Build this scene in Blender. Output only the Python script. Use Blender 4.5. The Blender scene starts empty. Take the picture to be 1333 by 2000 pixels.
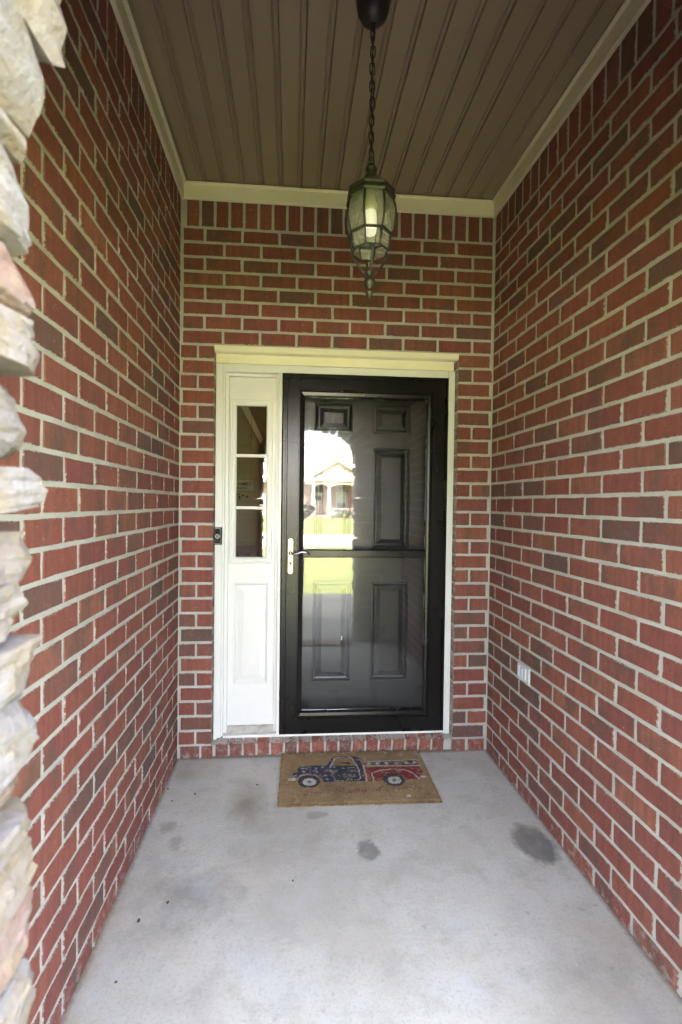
import bpy, bmesh, math, random
import numpy as np
from mathutils import Vector, Matrix, noise

# ------------------------------------------------------------------ camera, sky, sun, exposure
sc = bpy.context.scene
COL = sc.collection
R = math.radians
F_PX, CX, CY, YAW, PITCH, ROLL, CAM_H = 924.91, 642.0, 1000.0, .0779, .018, .0122, 1.4472
cam_data = bpy.data.cameras.new('camera_lens')
cam_data.sensor_width = 36.0
cam_data.lens = F_PX / 2000.0 * 36.0
cam_data.shift_x = (666.5 - CX) / 2000.0
cam_data.clip_start = .02
cam_data.clip_end = 900.0
cam_data.dof.use_dof = True
cam_data.dof.focus_distance = 2.6
cam_data.dof.aperture_fstop = 3.6
cam = bpy.data.objects.new('view_camera', cam_data)
COL.objects.link(cam)
rot = (Matrix.Rotation(-YAW, 4, 'Z') @ Matrix.Rotation(math.pi / 2 - PITCH, 4, 'X')
       @ Matrix.Rotation(ROLL, 4, 'Z'))
cam.matrix_world = Matrix.Translation((0, 0, CAM_H)) @ rot
sc.camera = cam

SUN_EL, SUN_AZ = R(60), R(-14)
world = bpy.data.worlds.new('World')
sc.world = world
world.use_nodes = True
wn = world.node_tree
sky = wn.nodes.new('ShaderNodeTexSky')
sky.sky_type = 'NISHITA'
sky.sun_disc = False
sky.sun_elevation = SUN_EL
sky.sun_rotation = SUN_AZ
sky.air_density = 1.0
sky.dust_density = 5.0
wbg = wn.nodes['Background']
wbg.inputs['Strength'].default_value = .14
hsv = wn.nodes.new('ShaderNodeHueSaturation')          # humid summer haze: a whiter sky
hsv.inputs['Saturation'].default_value = .50
wn.links.new(sky.outputs[0], hsv.inputs['Color'])
wn.links.new(hsv.outputs[0], wbg.inputs['Color'])
sun_data = bpy.data.lights.new('sun', 'SUN')
sun_data.energy = 4.6
sun_data.angle = R(.53)
sun_data.color = (1, .95, .87)
sun = bpy.data.objects.new('sun', sun_data)
COL.objects.link(sun)
sun.rotation_euler = (-(math.pi / 2 - SUN_EL), 0, -SUN_AZ)
sun.location = (0, 20, 30)

sc.view_settings.view_transform = 'Standard'
sc.view_settings.look = 'None'
sc.view_settings.exposure = 5.68
sc.view_settings.gamma = 1.0
sc.view_settings.use_curve_mapping = False
sc.render.engine = 'CYCLES'
sc.cycles.use_denoising = True
sc.cycles.denoising_input_passes = 'RGB_ALBEDO_NORMAL'
sc.cycles.denoising_prefilter = 'ACCURATE'
sc.cycles.max_bounces = 14
sc.cycles.diffuse_bounces = 4
sc.cycles.glossy_bounces = 5
sc.cycles.transparent_max_bounces = 16
sc.cycles.sample_clamp_indirect = .3
sc.cycles.caustics_reflective = False
sc.cycles.caustics_refractive = False

# ------------------------------------------------------------------ main dimensions (metres)
XL, XR, D = -.6235, 1.1609, 2.6949          # porch side walls and back wall
YF0, YF1 = .33, .60                         # the stone front wall with its arch
CEIL, TRIM_Z = 3.203, 3.111
COURSE0, COURSE = .072, .0834
rng = random.Random(7)


# ------------------------------------------------------------------ helpers
def tag(o, label=None, cat=None, group=None, kind=None):
    if label: o['label'] = label
    if cat: o['category'] = cat
    if group: o['group'] = group
    if kind: o['kind'] = kind
    return o


def empty(name, loc=(0, 0, 0), rz=0.0, parent=None):
    o = bpy.data.objects.new(name, None)
    o.empty_display_size = .1
    COL.objects.link(o)
    o.location = loc
    o.rotation_euler = (0, 0, rz)
    if parent: o.parent = parent
    return o


def thing(name, label, cat, loc=(0, 0, 0), rz=0.0, group=None):
    return tag(empty(name, loc, rz), label, cat, group)


def mesh_from(name, verts, faces, mat=None, smooth=False, recalc=True, uvs=None):
    me = bpy.data.meshes.new(name)
    me.from_pydata([tuple(v) for v in verts], [], faces)
    if recalc:
        bm = bmesh.new(); bm.from_mesh(me)
        bmesh.ops.recalc_face_normals(bm, faces=bm.faces)
        bm.to_mesh(me); bm.free()
    if mat: me.materials.append(mat)
    if smooth: me.polygons.foreach_set('use_smooth', [True] * len(me.polygons))
    return me


def link(name, me, parent=None, loc=(0, 0, 0), rot=(0, 0, 0), scale=(1, 1, 1)):
    o = bpy.data.objects.new(name, me)
    COL.objects.link(o)
    if parent: o.parent = parent
    o.location = loc; o.rotation_euler = rot; o.scale = scale
    return o


class MB:
    """collects simple solids, then links them as one mesh object"""
    def __init__(s): s.v = []; s.f = []; s.smooth = []
    def add(s, vs, fs, smooth=False):
        b = len(s.v); s.v += [tuple(v) for v in vs]
        s.f += [tuple(i + b for i in f) for f in fs]; s.smooth += [smooth] * len(fs); return s
    def box(s, x0, x1, y0, y1, z0, z1, bev=0.0):
        if bev <= 0:
            vs = [(x, y, z) for x in (x0, x1) for y in (y0, y1) for z in (z0, z1)]
            return s.add(vs, [(0, 1, 3, 2), (4, 6, 7, 5), (0, 4, 5, 1), (2, 3, 7, 6), (0, 2, 6, 4), (1, 5, 7, 3)])
        bm = bmesh.new(); bmesh.ops.create_cube(bm, size=1)
        for v in bm.verts:
            v.co = Vector(((x0 + x1) / 2 + v.co.x * (x1 - x0), (y0 + y1) / 2 + v.co.y * (y1 - y0), (z0 + z1) / 2 + v.co.z * (z1 - z0)))
        bmesh.ops.bevel(bm, geom=bm.edges[:], offset=bev, segments=2, affect='EDGES', profile=.5)
        bm.verts.index_update()
        s.add([v.co.copy() for v in bm.verts], [[v.index for v in f.verts] for f in bm.faces]); bm.free(); return s
    def loops(s, loops, cap0=False, cap1=False, smooth=False, closed=True):
        """skin between successive loops of equal vertex count"""
        n = len(loops[0]); vs = [p for l in loops for p in l]; fs = []
        for i in range(len(loops) - 1):
            for j in range(n if closed else n - 1):
                k = (j + 1) % n
                fs.append((i * n + j, i * n + k, (i + 1) * n + k, (i + 1) * n + j))
        if cap0: fs.append(tuple(range(n)))
        if cap1: fs.append(tuple((len(loops) - 1) * n + j for j in range(n)))
        return s.add(vs, fs, smooth)
    def rects(s, rs, cap=False):
        """nested rectangles (x0,x1,z0,z1,y): a mitred moulding in the XZ plane"""
        return s.loops([[(x0, y, z0), (x1, y, z0), (x1, y, z1), (x0, y, z1)] for x0, x1, z0, z1, y in rs], cap1=cap)
    def lathe(s, prof, n=16, c=(0, 0, 0), smooth=True, cap=False, ph=0.0):
        ls = [[(c[0] + r * math.cos(ph + 2 * math.pi * k / n), c[1] + r * math.sin(ph + 2 * math.pi * k / n), c[2] + z) for k in range(n)] for r, z in prof]
        return s.loops(ls, cap, cap, smooth)
    def tube(s, pts, rad, n=8, smooth=True, cap=True, closed=False):
        pts = [Vector(p) for p in pts]
        if not isinstance(rad, (list, tuple)): rad = [rad] * len(pts)
        ls = []; m = len(pts); up = None
        for i, p in enumerate(pts):
            a = pts[i - 1] if (i > 0 or closed) else p
            b = pts[(i + 1) % m] if (i < m - 1 or closed) else p
            t = (b - a).normalized()
            if up is None: up = Vector((0, 0, 1)) if abs(t.z) < .9 else Vector((1, 0, 0))
            x = (up - t * up.dot(t)).normalized(); y = t.cross(x); up = x
            ls.append([p + (x * math.cos(2 * math.pi * k / n) + y * math.sin(2 * math.pi * k / n)) * rad[i] for k in range(n)])
        if closed: ls.append(ls[0])
        return s.loops(ls, cap and not closed, cap and not closed, smooth)
    def mesh(s, name, mat):
        me = mesh_from(name, s.v, s.f, mat)
        me.polygons.foreach_set('use_smooth', s.smooth)
        return me
    def build(s, name, mat, parent=None, **k):
        return link(name, s.mesh(name, mat), parent, **k)


# ------------------------------------------------------------------ materials
def new_mat(name):
    m = bpy.data.materials.new(name); m.use_nodes = True
    nt = m.node_tree
    return m, nt, nt.nodes['Principled BSDF']


def N(nt, t, **k):
    n = nt.nodes.new(t)
    for a, b in k.items():
        if hasattr(n, a): setattr(n, a, b)
        else: n.inputs[a].default_value = b
    return n


def setin(nt, sock, v):
    if hasattr(v, 'is_output'): nt.links.new(v, sock)
    else: sock.default_value = v


def math_(nt, op, a, b=0.0, clamp=False):
    n = nt.nodes.new('ShaderNodeMath'); n.operation = op; n.use_clamp = clamp
    setin(nt, n.inputs[0], a); setin(nt, n.inputs[1], b)
    return n.outputs[0]


def mapr(nt, v, a, b, c=0.0, d=1.0):
    n = nt.nodes.new('ShaderNodeMapRange')
    setin(nt, n.inputs[0], v)
    for i, x in enumerate((a, b, c, d)): n.inputs[1 + i].default_value = x
    return n.outputs[0]


def mix(nt, fac, a, b, mode='MIX'):
    n = nt.nodes.new('ShaderNodeMix'); n.data_type = 'RGBA'; n.blend_type = mode
    setin(nt, n.inputs[0], fac)
    for s, v in ((n.inputs[6], a), (n.inputs[7], b)):
        if hasattr(v, 'is_output'): nt.links.new(v, s)
        else: s.default_value = (*v[:3], 1)
    return n.outputs[2]


def ramp(nt, fac, stops, interp='LINEAR'):
    n = nt.nodes.new('ShaderNodeValToRGB'); n.color_ramp.interpolation = interp
    e = n.color_ramp.elements
    while len(e) < len(stops): e.new(.5)
    for i, (p, c) in enumerate(stops): e[i].position = p; e[i].color = (*c[:3], 1)
    setin(nt, n.inputs[0], fac)
    return n.outputs[0]


def pos(nt): return nt.nodes.new('ShaderNodeNewGeometry').outputs['Position']


def scaled(nt, vec, s):
    n = nt.nodes.new('ShaderNodeMapping'); nt.links.new(vec, n.inputs[0]); n.inputs['Scale'].default_value = s
    return n.outputs[0]


def tnoise(nt, vec, scale, detail=4.0, rough=.55):
    n = nt.nodes.new('ShaderNodeTexNoise')
    nt.links.new(vec, n.inputs['Vector'])
    n.inputs['Scale'].default_value = scale; n.inputs['Detail'].default_value = detail; n.inputs['Roughness'].default_value = rough
    return n.outputs[0]


def bump(nt, bsdf, h, strength, dist=.002):
    n = nt.nodes.new('ShaderNodeBump'); n.inputs['Strength'].default_value = strength; n.inputs['Distance'].default_value = dist
    nt.links.new(h, n.inputs['Height']); nt.links.new(n.outputs[0], bsdf.inputs['Normal'])


def plain(name, col, rough=.5, var=.12, scale=14.0, bmp=.15, bdist=.001, metal=0.0, spec=.5, bscale=None, dirt=None):
    m, nt, b = new_mat(name)
    p = pos(nt)
    f = tnoise(nt, p, scale, 5)
    lo = tuple(c * (1 - var) for c in col); hi = tuple(min(1, c * (1 + var)) for c in col)
    c = ramp(nt, f, [(.3, lo), (.7, hi)])
    if dirt:
        g = mapr(nt, tnoise(nt, p, dirt[1], 6, .65), dirt[2], dirt[2] + .12)
        c = mix(nt, math_(nt, 'MULTIPLY', g, dirt[3]), c, dirt[0])
    nt.links.new(c, b.inputs['Base Color'])
    nt.links.new(mapr(nt, f, .25, .75, rough * .85, min(1, rough * 1.15)), b.inputs['Roughness'])
    b.inputs['Metallic'].default_value = metal
    b.inputs['Specular IOR Level'].default_value = spec
    if bmp: bump(nt, b, tnoise(nt, p, bscale or scale * 8, 4), bmp, bdist)
    return m


def brick_material(name, island):
    m, nt, b = new_mat(name)
    p = pos(nt)
    if island: rnd = nt.nodes.new('ShaderNodeNewGeometry').outputs['Random Per Island']
    else: rnd = nt.nodes.new('ShaderNodeObjectInfo').outputs['Random']
    base = ramp(nt, rnd, [(0, (0.226, 0.074, 0.058)), (.12, (0.287, 0.103, 0.068)), (.24, (0.193, 0.065, 0.057)), (.36, (0.259, 0.083, 0.058)), (.48, (0.210, 0.070, 0.063)), (.6, (0.248, 0.088, 0.065)), (.72, (0.293, 0.116, 0.074)),
                          (.80, (0.182, 0.083, 0.065)), (.87, (0.237, 0.076, 0.058)), (.94, (0.138, 0.088, 0.074)), (.97, (0.166, 0.078, 0.063)), (1, (0.110, 0.083, 0.074))])
    # fired face: vertical drag streaks and grey-brown flashing on part of a brick
    st = tnoise(nt, scaled(nt, p, (45, 45, 2.5)), 1, 4, .6)
    base = mix(nt, mapr(nt, st, .38, .68, 0, .5), base, (.12, .045, .036))
    fl = tnoise(nt, scaled(nt, p, (10, 10, 6)), 1, 3, .5)
    sh = math_(nt, 'ADD', fl, math_(nt, 'MULTIPLY', math_(nt, 'SUBTRACT', rnd, .5), .16))
    base = mix(nt, mapr(nt, sh, .535, .66, 0, .62), base, (.10, .072, .060))
    base = mix(nt, mapr(nt, tnoise(nt, p, 19, 4, .6), .58, .72, 0, .45), base, (.30, .12, .075))
    base = mix(nt, mapr(nt, tnoise(nt, p, 42, 5, .65), .35, .7, .30, 0), base, (.11, .032, .025))
    fine = tnoise(nt, p, 260, 3, .7)
    base = mix(nt, mapr(nt, fine, .6, .78, 0, .5), base, (.40, .13, .085))
    base = mix(nt, mapr(nt, tnoise(nt, p, 190, 2), .66, .72, 0, .8), base, (.04, .022, .018))
    # mortar smeared over the arrises, and lime bloom
    uv = nt.nodes.new('ShaderNodeTexCoord').outputs['UV']
    sep = nt.nodes.new('ShaderNodeSeparateXYZ'); nt.links.new(uv, sep.inputs[0])
    ex = math_(nt, 'MULTIPLY', math_(nt, 'SUBTRACT', .5, math_(nt, 'ABSOLUTE', math_(nt, 'SUBTRACT', sep.outputs[0], .5))), .195)
    ez = math_(nt, 'MULTIPLY', math_(nt, 'SUBTRACT', .5, math_(nt, 'ABSOLUTE', math_(nt, 'SUBTRACT', sep.outputs[1], .5))), .074)
    ed = math_(nt, 'MINIMUM', ex, ez)
    nn = tnoise(nt, p, 95, 6, .7)
    lim = math_(nt, 'MULTIPLY', mapr(nt, nn, .42, .76, -.0003, .0085), mapr(nt, tnoise(nt, p, 11, 3, .6), .38, .62, .25, 1.25))
    sm = math_(nt, 'MULTIPLY', mapr(nt, math_(nt, 'SUBTRACT', lim, ed), 0, .0018), .8)
    bloom = math_(nt, 'MULTIPLY', mapr(nt, tnoise(nt, p, 34, 6, .75), .63, .72), mapr(nt, tnoise(nt, p, 5, 2), .52, .66))
    lowz = nt.nodes.new('ShaderNodeSeparateXYZ'); nt.links.new(p, lowz.inputs[0])
    splash = math_(nt, 'MULTIPLY', mapr(nt, lowz.outputs[2], .10, .01), mapr(nt, tnoise(nt, p, 30, 5, .7), .5, .62))
    speck = mapr(nt, tnoise(nt, p, 120, 2, .5), .735, .755)
    w = math_(nt, 'MAXIMUM', math_(nt, 'MAXIMUM', sm, math_(nt, 'MULTIPLY', bloom, .55)), math_(nt, 'MAXIMUM', math_(nt, 'MULTIPLY', splash, .45), math_(nt, 'MULTIPLY', speck, .7)))
    base = mix(nt, w, base, (.41, .39, .345))
    nt.links.new(base, b.inputs['Base Color'])
    b.inputs['Roughness'].default_value = .86
    b.inputs['Specular IOR Level'].default_value = .3
    h = math_(nt, 'ADD', math_(nt, 'MULTIPLY', st, .7), math_(nt, 'ADD', math_(nt, 'MULTIPLY', fine, .8), sm))
    bump(nt, b, h, .55, .0018)
    return m


M_BRICK = brick_material('brick_face', False)
M_BRICK_ISL = brick_material('brick_face_joined', True)


def mortar_material():
    m, nt, b = new_mat('mortar')
    p = pos(nt)
    c = ramp(nt, tnoise(nt, p, 9, 6, .6), [(.3, (.37, .355, .315)), (.7, (.49, .475, .425))])
    c = mix(nt, mapr(nt, tnoise(nt, p, 150, 3), .62, .7, 0, .5), c, (.27, .25, .22))
    nt.links.new(c, b.inputs['Base Color']); b.inputs['Roughness'].default_value = .95; b.inputs['Specular IOR Level'].default_value = .2
    bump(nt, b, tnoise(nt, p, 110, 6, .7), .8, .004)
    return m


M_MORTAR = mortar_material()


def concrete_material():
    m, nt, b = new_mat('broomed_concrete')
    p = pos(nt)
    sep = nt.nodes.new('ShaderNodeSeparateXYZ'); nt.links.new(p, sep.inputs[0])
    c = ramp(nt, tnoise(nt, p, 2.6, 8, .68), [(.3, (.39, .362, .318)), (.5, (.49, .468, .422)), (.72, (.57, .55, .51))])
    c = mix(nt, mapr(nt, tnoise(nt, p, 7, 6, .7), .50, .68, 0, .45), c, (.31, .285, .245))
    c = mix(nt, mapr(nt, tnoise(nt, p, 85, 7, .8), .50, .68, 0, .55), c, (.24, .23, .21))
    c = mix(nt, mapr(nt, tnoise(nt, p, 100, 3, .7), .62, .72, 0, .5), c, (.66, .645, .61))
    warp = tnoise(nt, p, 16, 4, .6)
    warp2 = tnoise(nt, p, 60, 3, .6)

    def spot(c, x, y, rx, ry, col, amt, soft=.35, wob=.5):
        dx = math_(nt, 'DIVIDE', math_(nt, 'SUBTRACT', sep.outputs[0], x), rx)
        dy = math_(nt, 'DIVIDE', math_(nt, 'SUBTRACT', sep.outputs[1], y), ry)
        r = math_(nt, 'SQRT', math_(nt, 'ADD', math_(nt, 'MULTIPLY', dx, dx), math_(nt, 'MULTIPLY', dy, dy)))
        r = math_(nt, 'ADD', r, math_(nt, 'MULTIPLY', math_(nt, 'SUBTRACT', warp, .5), wob * 2))
        r = math_(nt, 'ADD', r, math_(nt, 'MULTIPLY', math_(nt, 'SUBTRACT', warp2, .5), wob))
        return mix(nt, math_(nt, 'MULTIPLY', mapr(nt, r, 1.0, 1.0 - soft), amt), c, col)
    c = spot(c, -.20, 2.27, .12, .22, (.25, .205, .145), .8, .9, .35)
    c = spot(c, -.05, 2.02, .35, .22, (.33, .30, .25), .55, .9, .4)
    c = spot(c, -.36, 1.75, .20, .15, (.25, .235, .225), .65, .9, .9)
    c = spot(c, .10, 1.72, .5, .35, (.36, .33, .285), .5, .9, .5)
    c = spot(c, 1.055, 1.93, .095, .135, (.135, .132, .125), .9, .30, .30)
    c = spot(c, .335, 1.935, .050, .070, (.165, .158, .145), .85, .35, .5)
    c = spot(c, -.53, 2.13, .05, .045, (.25, .235, .20), .6, .7, 1.0)
    c = spot(c, -.475, 2.03, .036, .055, (.26, .235, .20), .6, .7, 1.0)
    c = spot(c, .13, 2.17, .06, .03, (.24, .23, .21), .7, .4, .8)
    c = spot(c, .70, 2.53, .14, .05, (.3, .29, .27), .5, .7, .8)
    c = spot(c, -.55, 2.55, .14, .12, (.30, .27, .22), .5, .9, .6)
    c = spot(c, -.62, 1.45, .05, .5, (.38, .31, .22), .7, .9, .6)
    c = mix(nt, mapr(nt, tnoise(nt, p, 3.7, 5, .6), .48, .66, 0, .30), c, (.46, .40, .315))
    c = mix(nt, mapr(nt, tnoise(nt, p, 4.6, 4, .6), .52, .68, 0, .28), c, (.49, .51, .54))
    c = mix(nt, mapr(nt, tnoise(nt, p, 24, 3, .6), .64, .72, 0, .45), c, (.27, .255, .235))
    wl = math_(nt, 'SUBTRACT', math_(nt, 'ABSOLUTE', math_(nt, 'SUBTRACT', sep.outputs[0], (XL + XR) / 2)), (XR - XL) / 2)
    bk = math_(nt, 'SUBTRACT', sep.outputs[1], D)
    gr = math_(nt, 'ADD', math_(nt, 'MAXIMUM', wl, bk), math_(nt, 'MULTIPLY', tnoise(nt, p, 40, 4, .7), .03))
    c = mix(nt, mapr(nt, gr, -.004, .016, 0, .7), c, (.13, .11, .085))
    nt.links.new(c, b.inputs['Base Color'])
    b.inputs['Roughness'].default_value = .85
    b.inputs['Specular IOR Level'].default_value = .35
    h = math_(nt, 'ADD', math_(nt, 'MULTIPLY', tnoise(nt, scaled(nt, p, (120, 30, 30)), 1, 3), .4), tnoise(nt, p, 150, 5, .75))
    bump(nt, b, h, .3, .0022)
    return m


M_CONC = concrete_material()
M_TRIM = plain('cream_paint', (.80, .745, .56), .45, .04, 6, .1, dirt=((.5, .42, .27), 5, .60, .35))
M_SOFFIT = plain('beige_vinyl', (.285, .23, .15), .5, .04, 3, .12, .0006, bscale=70)
M_WHITE = plain('white_paint', (.70, .70, .675), .35, .03, 7, .08, .0006, dirt=((.58, .53, .42), 9, .63, .35))
M_BLACK = plain('black_satin_aluminium', (.006, .006, .006), .28, .0, 2, 0, spec=.32)
M_DOOR = plain('black_door_paint', (.014, .0155, .0165), .33, .05, 6, .05, .0004, bscale=160)
M_SILL = plain('weathered_sill', (.55, .52, .46), .6, .15, 25, .2, dirt=((.25, .2, .14), 14, .5, .6))
M_NICKEL = plain('aged_brass', (.56, .46, .27), .34, .06, 40, .1, .0003, metal=1)
M_LEVER = plain('dark_nickel', (.36, .34, .34), .22, .05, 30, 0, metal=1)
M_STEEL = plain('grey_steel', (.5, .5, .5), .35, .05, 30, 0, metal=1)
M_IRON = plain('dark_bronze_paint', (.030, .028, .020), .42, .3, 40, .3, .0006, spec=.5, dirt=((.13, .12, .075), 30, .57, .4))
M_CHAIN = plain('black_chain', (.018, .017, .015), .45, .2, 60, .1)
M_PLASTIC = plain('black_plastic', (.012, .012, .012), .25, .1, 30, 0)
M_SATIN = plain('satin_grey', (.16, .16, .165), .38, .1, 60, .05, metal=.7)
M_RUBBER = plain('black_rubber', (.015, .015, .015), .8, .1, 60, .1)


def glass_mat(name, tint=(1, 1, 1), boost=1.7, rough=0.0, dust=0.0, dust_scale=3.0, film=0.0):
    m = bpy.data.materials.new(name); m.use_nodes = True; nt = m.node_tree; nt.nodes.clear()
    out = nt.nodes.new('ShaderNodeOutputMaterial')
    tr = nt.nodes.new('ShaderNodeBsdfTransparent'); tr.inputs[0].default_value = (*tint, 1)
    gl = nt.nodes.new('ShaderNodeBsdfGlossy'); gl.inputs['Roughness'].default_value = rough
    fr = nt.nodes.new('ShaderNodeFresnel'); fr.inputs[0].default_value = 1.5
    mx = nt.nodes.new('ShaderNodeMixShader')
    nt.links.new(math_(nt, 'MULTIPLY', fr.outputs[0], boost, True), mx.inputs[0])
    nt.links.new(tr.outputs[0], mx.inputs[1]); nt.links.new(gl.outputs[0], mx.inputs[2])
    last = mx.outputs[0]
    if dust or film:
        p = pos(nt)
        df = nt.nodes.new('ShaderNodeBsdfDiffuse'); df.inputs[0].default_value = (.6, .6, .56, 1)
        f = math_(nt, 'MULTIPLY', mapr(nt, tnoise(nt, scaled(nt, p, (1, 1, .5)), dust_scale, 7, .7), .42, .8), dust)
        f = math_(nt, 'ADD', f, math_(nt, 'MULTIPLY', mapr(nt, tnoise(nt, p, 300, 2), .68, .74), dust))
        f = math_(nt, 'ADD', f, film)
        m2 = nt.nodes.new('ShaderNodeMixShader'); nt.links.new(f, m2.inputs[0])
        nt.links.new(last, m2.inputs[1]); nt.links.new(df.outputs[0], m2.inputs[2]); last = m2.outputs[0]
    nt.links.new(last, out.inputs[0])
    return m


M_GLASS = glass_mat('storm_glass', boost=1.0, dust=.010, dust_scale=9)
M_GLASS2 = glass_mat('sidelight_glass', (.92, .94, .92), boost=2.0, dust=.03)
M_LAMPGLASS = glass_mat('bevelled_lamp_glass', (.97, .95, .86), boost=1.6, dust=.12, dust_scale=6, film=.26)


def px_area(P):
    """projected size (per square metre, ignoring tilt) and whether a point is in the picture"""
    q = cam.matrix_world.inverted() @ P
    if q.z > -.05: return 0
    u = CX + F_PX * q.x / -q.z; v = CY - F_PX * q.y / -q.z
    if u < -40 or u > 1373 or v < -60 or v > 2060: return 0
    return 1.0 / (q.z * q.z)


# ------------------------------------------------------------------ brick masonry
BL, BH, BD = .1895, .0700, .085


def brick_mesh(seed, mat):
    r = random.Random(seed)
    hx, hz = BL / 2, BH / 2
    ring = [(-hx, -hz), (-hx * .36, -hz), (hx * .38, -hz), (hx, -hz), (hx, 0), (hx, hz), (hx * .34, hz), (-hx * .4, hz), (-hx, hz), (-hx, 0)]
    outer = [(x + r.uniform(-.0016, .0016), z + r.uniform(-.0016, .0016)) for x, z in ring]
    y0 = r.uniform(-.0006, .0006)
    vs = []; uv = []
    for (x, z) in outer:
        vs.append((x - math.copysign(.0022, x), y0 + r.uniform(-.0003, .0003), z - math.copysign(.0022, z) if z else z))
    for (x, z) in outer: vs.append((x, y0 + .0030, z))
    for (x, z) in outer: vs.append((x, BD, z))
    n = 10
    fs = [tuple(range(n))]
    for l in range(2):
        for j in range(n):
            k = (j + 1) % n
            fs.append((l * n + j, l * n + k, (l + 1) * n + k, (l + 1) * n + j))
    me = mesh_from('brick', vs, fs, mat)
    ul = me.uv_layers.new(name='UVMap')
    for lp in me.loops:
        c = me.vertices[lp.vertex_index].co
        ul.data[lp.index].uv = (c.x / BL + .5, c.z / BH + .5)
    return me


BRICKS = [brick_mesh(100 + i, M_BRICK) for i in range(14)]


def lay_bricks(root, cells, limit=300):
    """cells: (u0,u1,z0,z1,upright); the ones that show largest become parts, the rest one joined part"""
    W = root.matrix_world.copy() if False else (Matrix.Translation(root.location) @ root.rotation_euler.to_matrix().to_4x4())
    nrm = (W.to_3x3() @ Vector((0, -1, 0)))
    scored = []
    for c in cells:
        P = W @ Vector(((c[0] + c[1]) / 2, 0, (c[2] + c[3]) / 2))
        a = px_area(P)
        if a:
            d = (Vector((0, 0, CAM_H)) - P).normalized()
            a *= max(0, d.dot(nrm)) * (c[1] - c[0]) * (c[3] - c[2])
        scored.append((a, c))
    scored.sort(key=lambda t: -t[0])
    verts, faces, uvs = [], [], []
    for i, (a, (u0, u1, z0, z1, up)) in enumerate(scored):
        me = rng.choice(BRICKS)
        w, h = u1 - u0, z1 - z0
        if up: sx, sz, ry = h / BL, w / BH, math.pi / 2
        else: sx, sz, ry = w / BL, h / BH, 0.0
        loc = ((u0 + u1) / 2, rng.uniform(-.0007, .0007), (z0 + z1) / 2)
        e = (0, ry + rng.uniform(-.004, .004) * (.4 if w > .15 else 1), 0)
        if a > 0 and i < limit:
            link('brick', me, root, loc, e, (sx, 1, sz))
        else:
            T = Matrix.Translation(loc) @ Matrix.Rotation(e[1], 4, 'Y') @ Matrix.Diagonal((sx, 1, sz, 1))
            b = len(verts)
            verts += [T @ v.co for v in me.vertices]
            for p in me.polygons:
                faces.append(tuple(b + v for v in p.vertices))
                uvs += [me.uv_layers[0].data[l].uv.copy() for l in p.loop_indices]
    if verts:
        me = mesh_from('brickwork', verts, faces, M_BRICK_ISL, recalc=False)
        ul = me.uv_layers.new(name='UVMap')
        for i, u in enumerate(uvs): ul.data[i].uv = u
        tag(link('brickwork', me, root), kind='stuff')


J = .0069            # half a joint


def row_z(k):
    if k < 27: return COURSE0 + COURSE * k
    return COURSE0 + COURSE * 27 + (k - 27) * .0802


def running(u0, u1, z0, z1, joint):
    """one course between u0 and u1 whose vertical joints pass through 'joint'"""
    out = []; L = .2035
    k = math.ceil((u0 - joint) / L - 1e-6); a = u0
    while a < u1 - 1e-6:
        b = joint + k * L; k += 1
        if b - a < .03 and b < u1: continue
        if u1 - b < .03: b = u1
        b = min(b, u1)
        j = rng.uniform(-.003, .003) if b < u1 else 0
        out.append((a + J, b + j - J, z0 + J + rng.uniform(-.0008, .0008), z1 - J + rng.uniform(-.0008, .0008), False)); a = b + j
    return out


def side_cells(to_u, y_first, row16, row17):
    cells = []
    u0, u1 = sorted((to_u(y_first), to_u(D - .003)))
    cells += running(u0, u1, -.012, row_z(0), to_u(row17))
    for k in range(0, 35):
        cells += running(u0, u1, row_z(k), row_z(k + 1), to_u(row16 if k % 2 == 0 else row17))
    n = int((u1 - u0) / .0797)
    for i in range(n):
        a = u0 + (u1 - u0) * i / n; b = u0 + (u1 - u0) * (i + 1) / n
        cells.append((a + J, b - J, row_z(35) + J, row_z(35) + .196, True))
    return cells


left_wall = thing('brick_wall', 'red brick side wall on the left of the porch, next to the pale stones', 'wall', (XL, 0, 0), R(90))
lay_bricks(left_wall, side_cells(lambda y: y, YF1 + .005, 1.447, 1.355))
MB().box(YF1 + .003, D + .2, .0036, .10, -.05, 3.30).build('mortar', M_MORTAR, left_wall)

right_wall = thing('brick_wall', 'red brick side wall on the right of the porch, with the white outlet cover in it', 'wall', (XR, 0, 0), R(-90))
rc = side_cells(lambda y: -y, YF1 + .005, 2.613, 2.511)
OUT_Y0, OUT_Y1, OUT_Z0, OUT_Z1 = 2.203, 2.322, row_z(6) - .002, row_z(7) - .004      # the outlet replaces part of a course
keep = []
for c in rc:
    if c[2] > row_z(6) - .01 and c[3] < row_z(7) + .01 and c[1] > -OUT_Y1 and c[0] < -OUT_Y0:
        if c[0] < -OUT_Y1 - .02: keep.append((c[0], -OUT_Y1 - .004, c[2], c[3], False))
        if c[1] > -OUT_Y0 + .02: keep.append((-OUT_Y0 + .010, c[1], c[2], c[3], False))
    else: keep.append(c)
lay_bricks(right_wall, keep)
MB().box(-D - .2, -YF1 - .003, .0036, .10, -.05, 3.30).build('mortar', M_MORTAR, right_wall)

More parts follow.
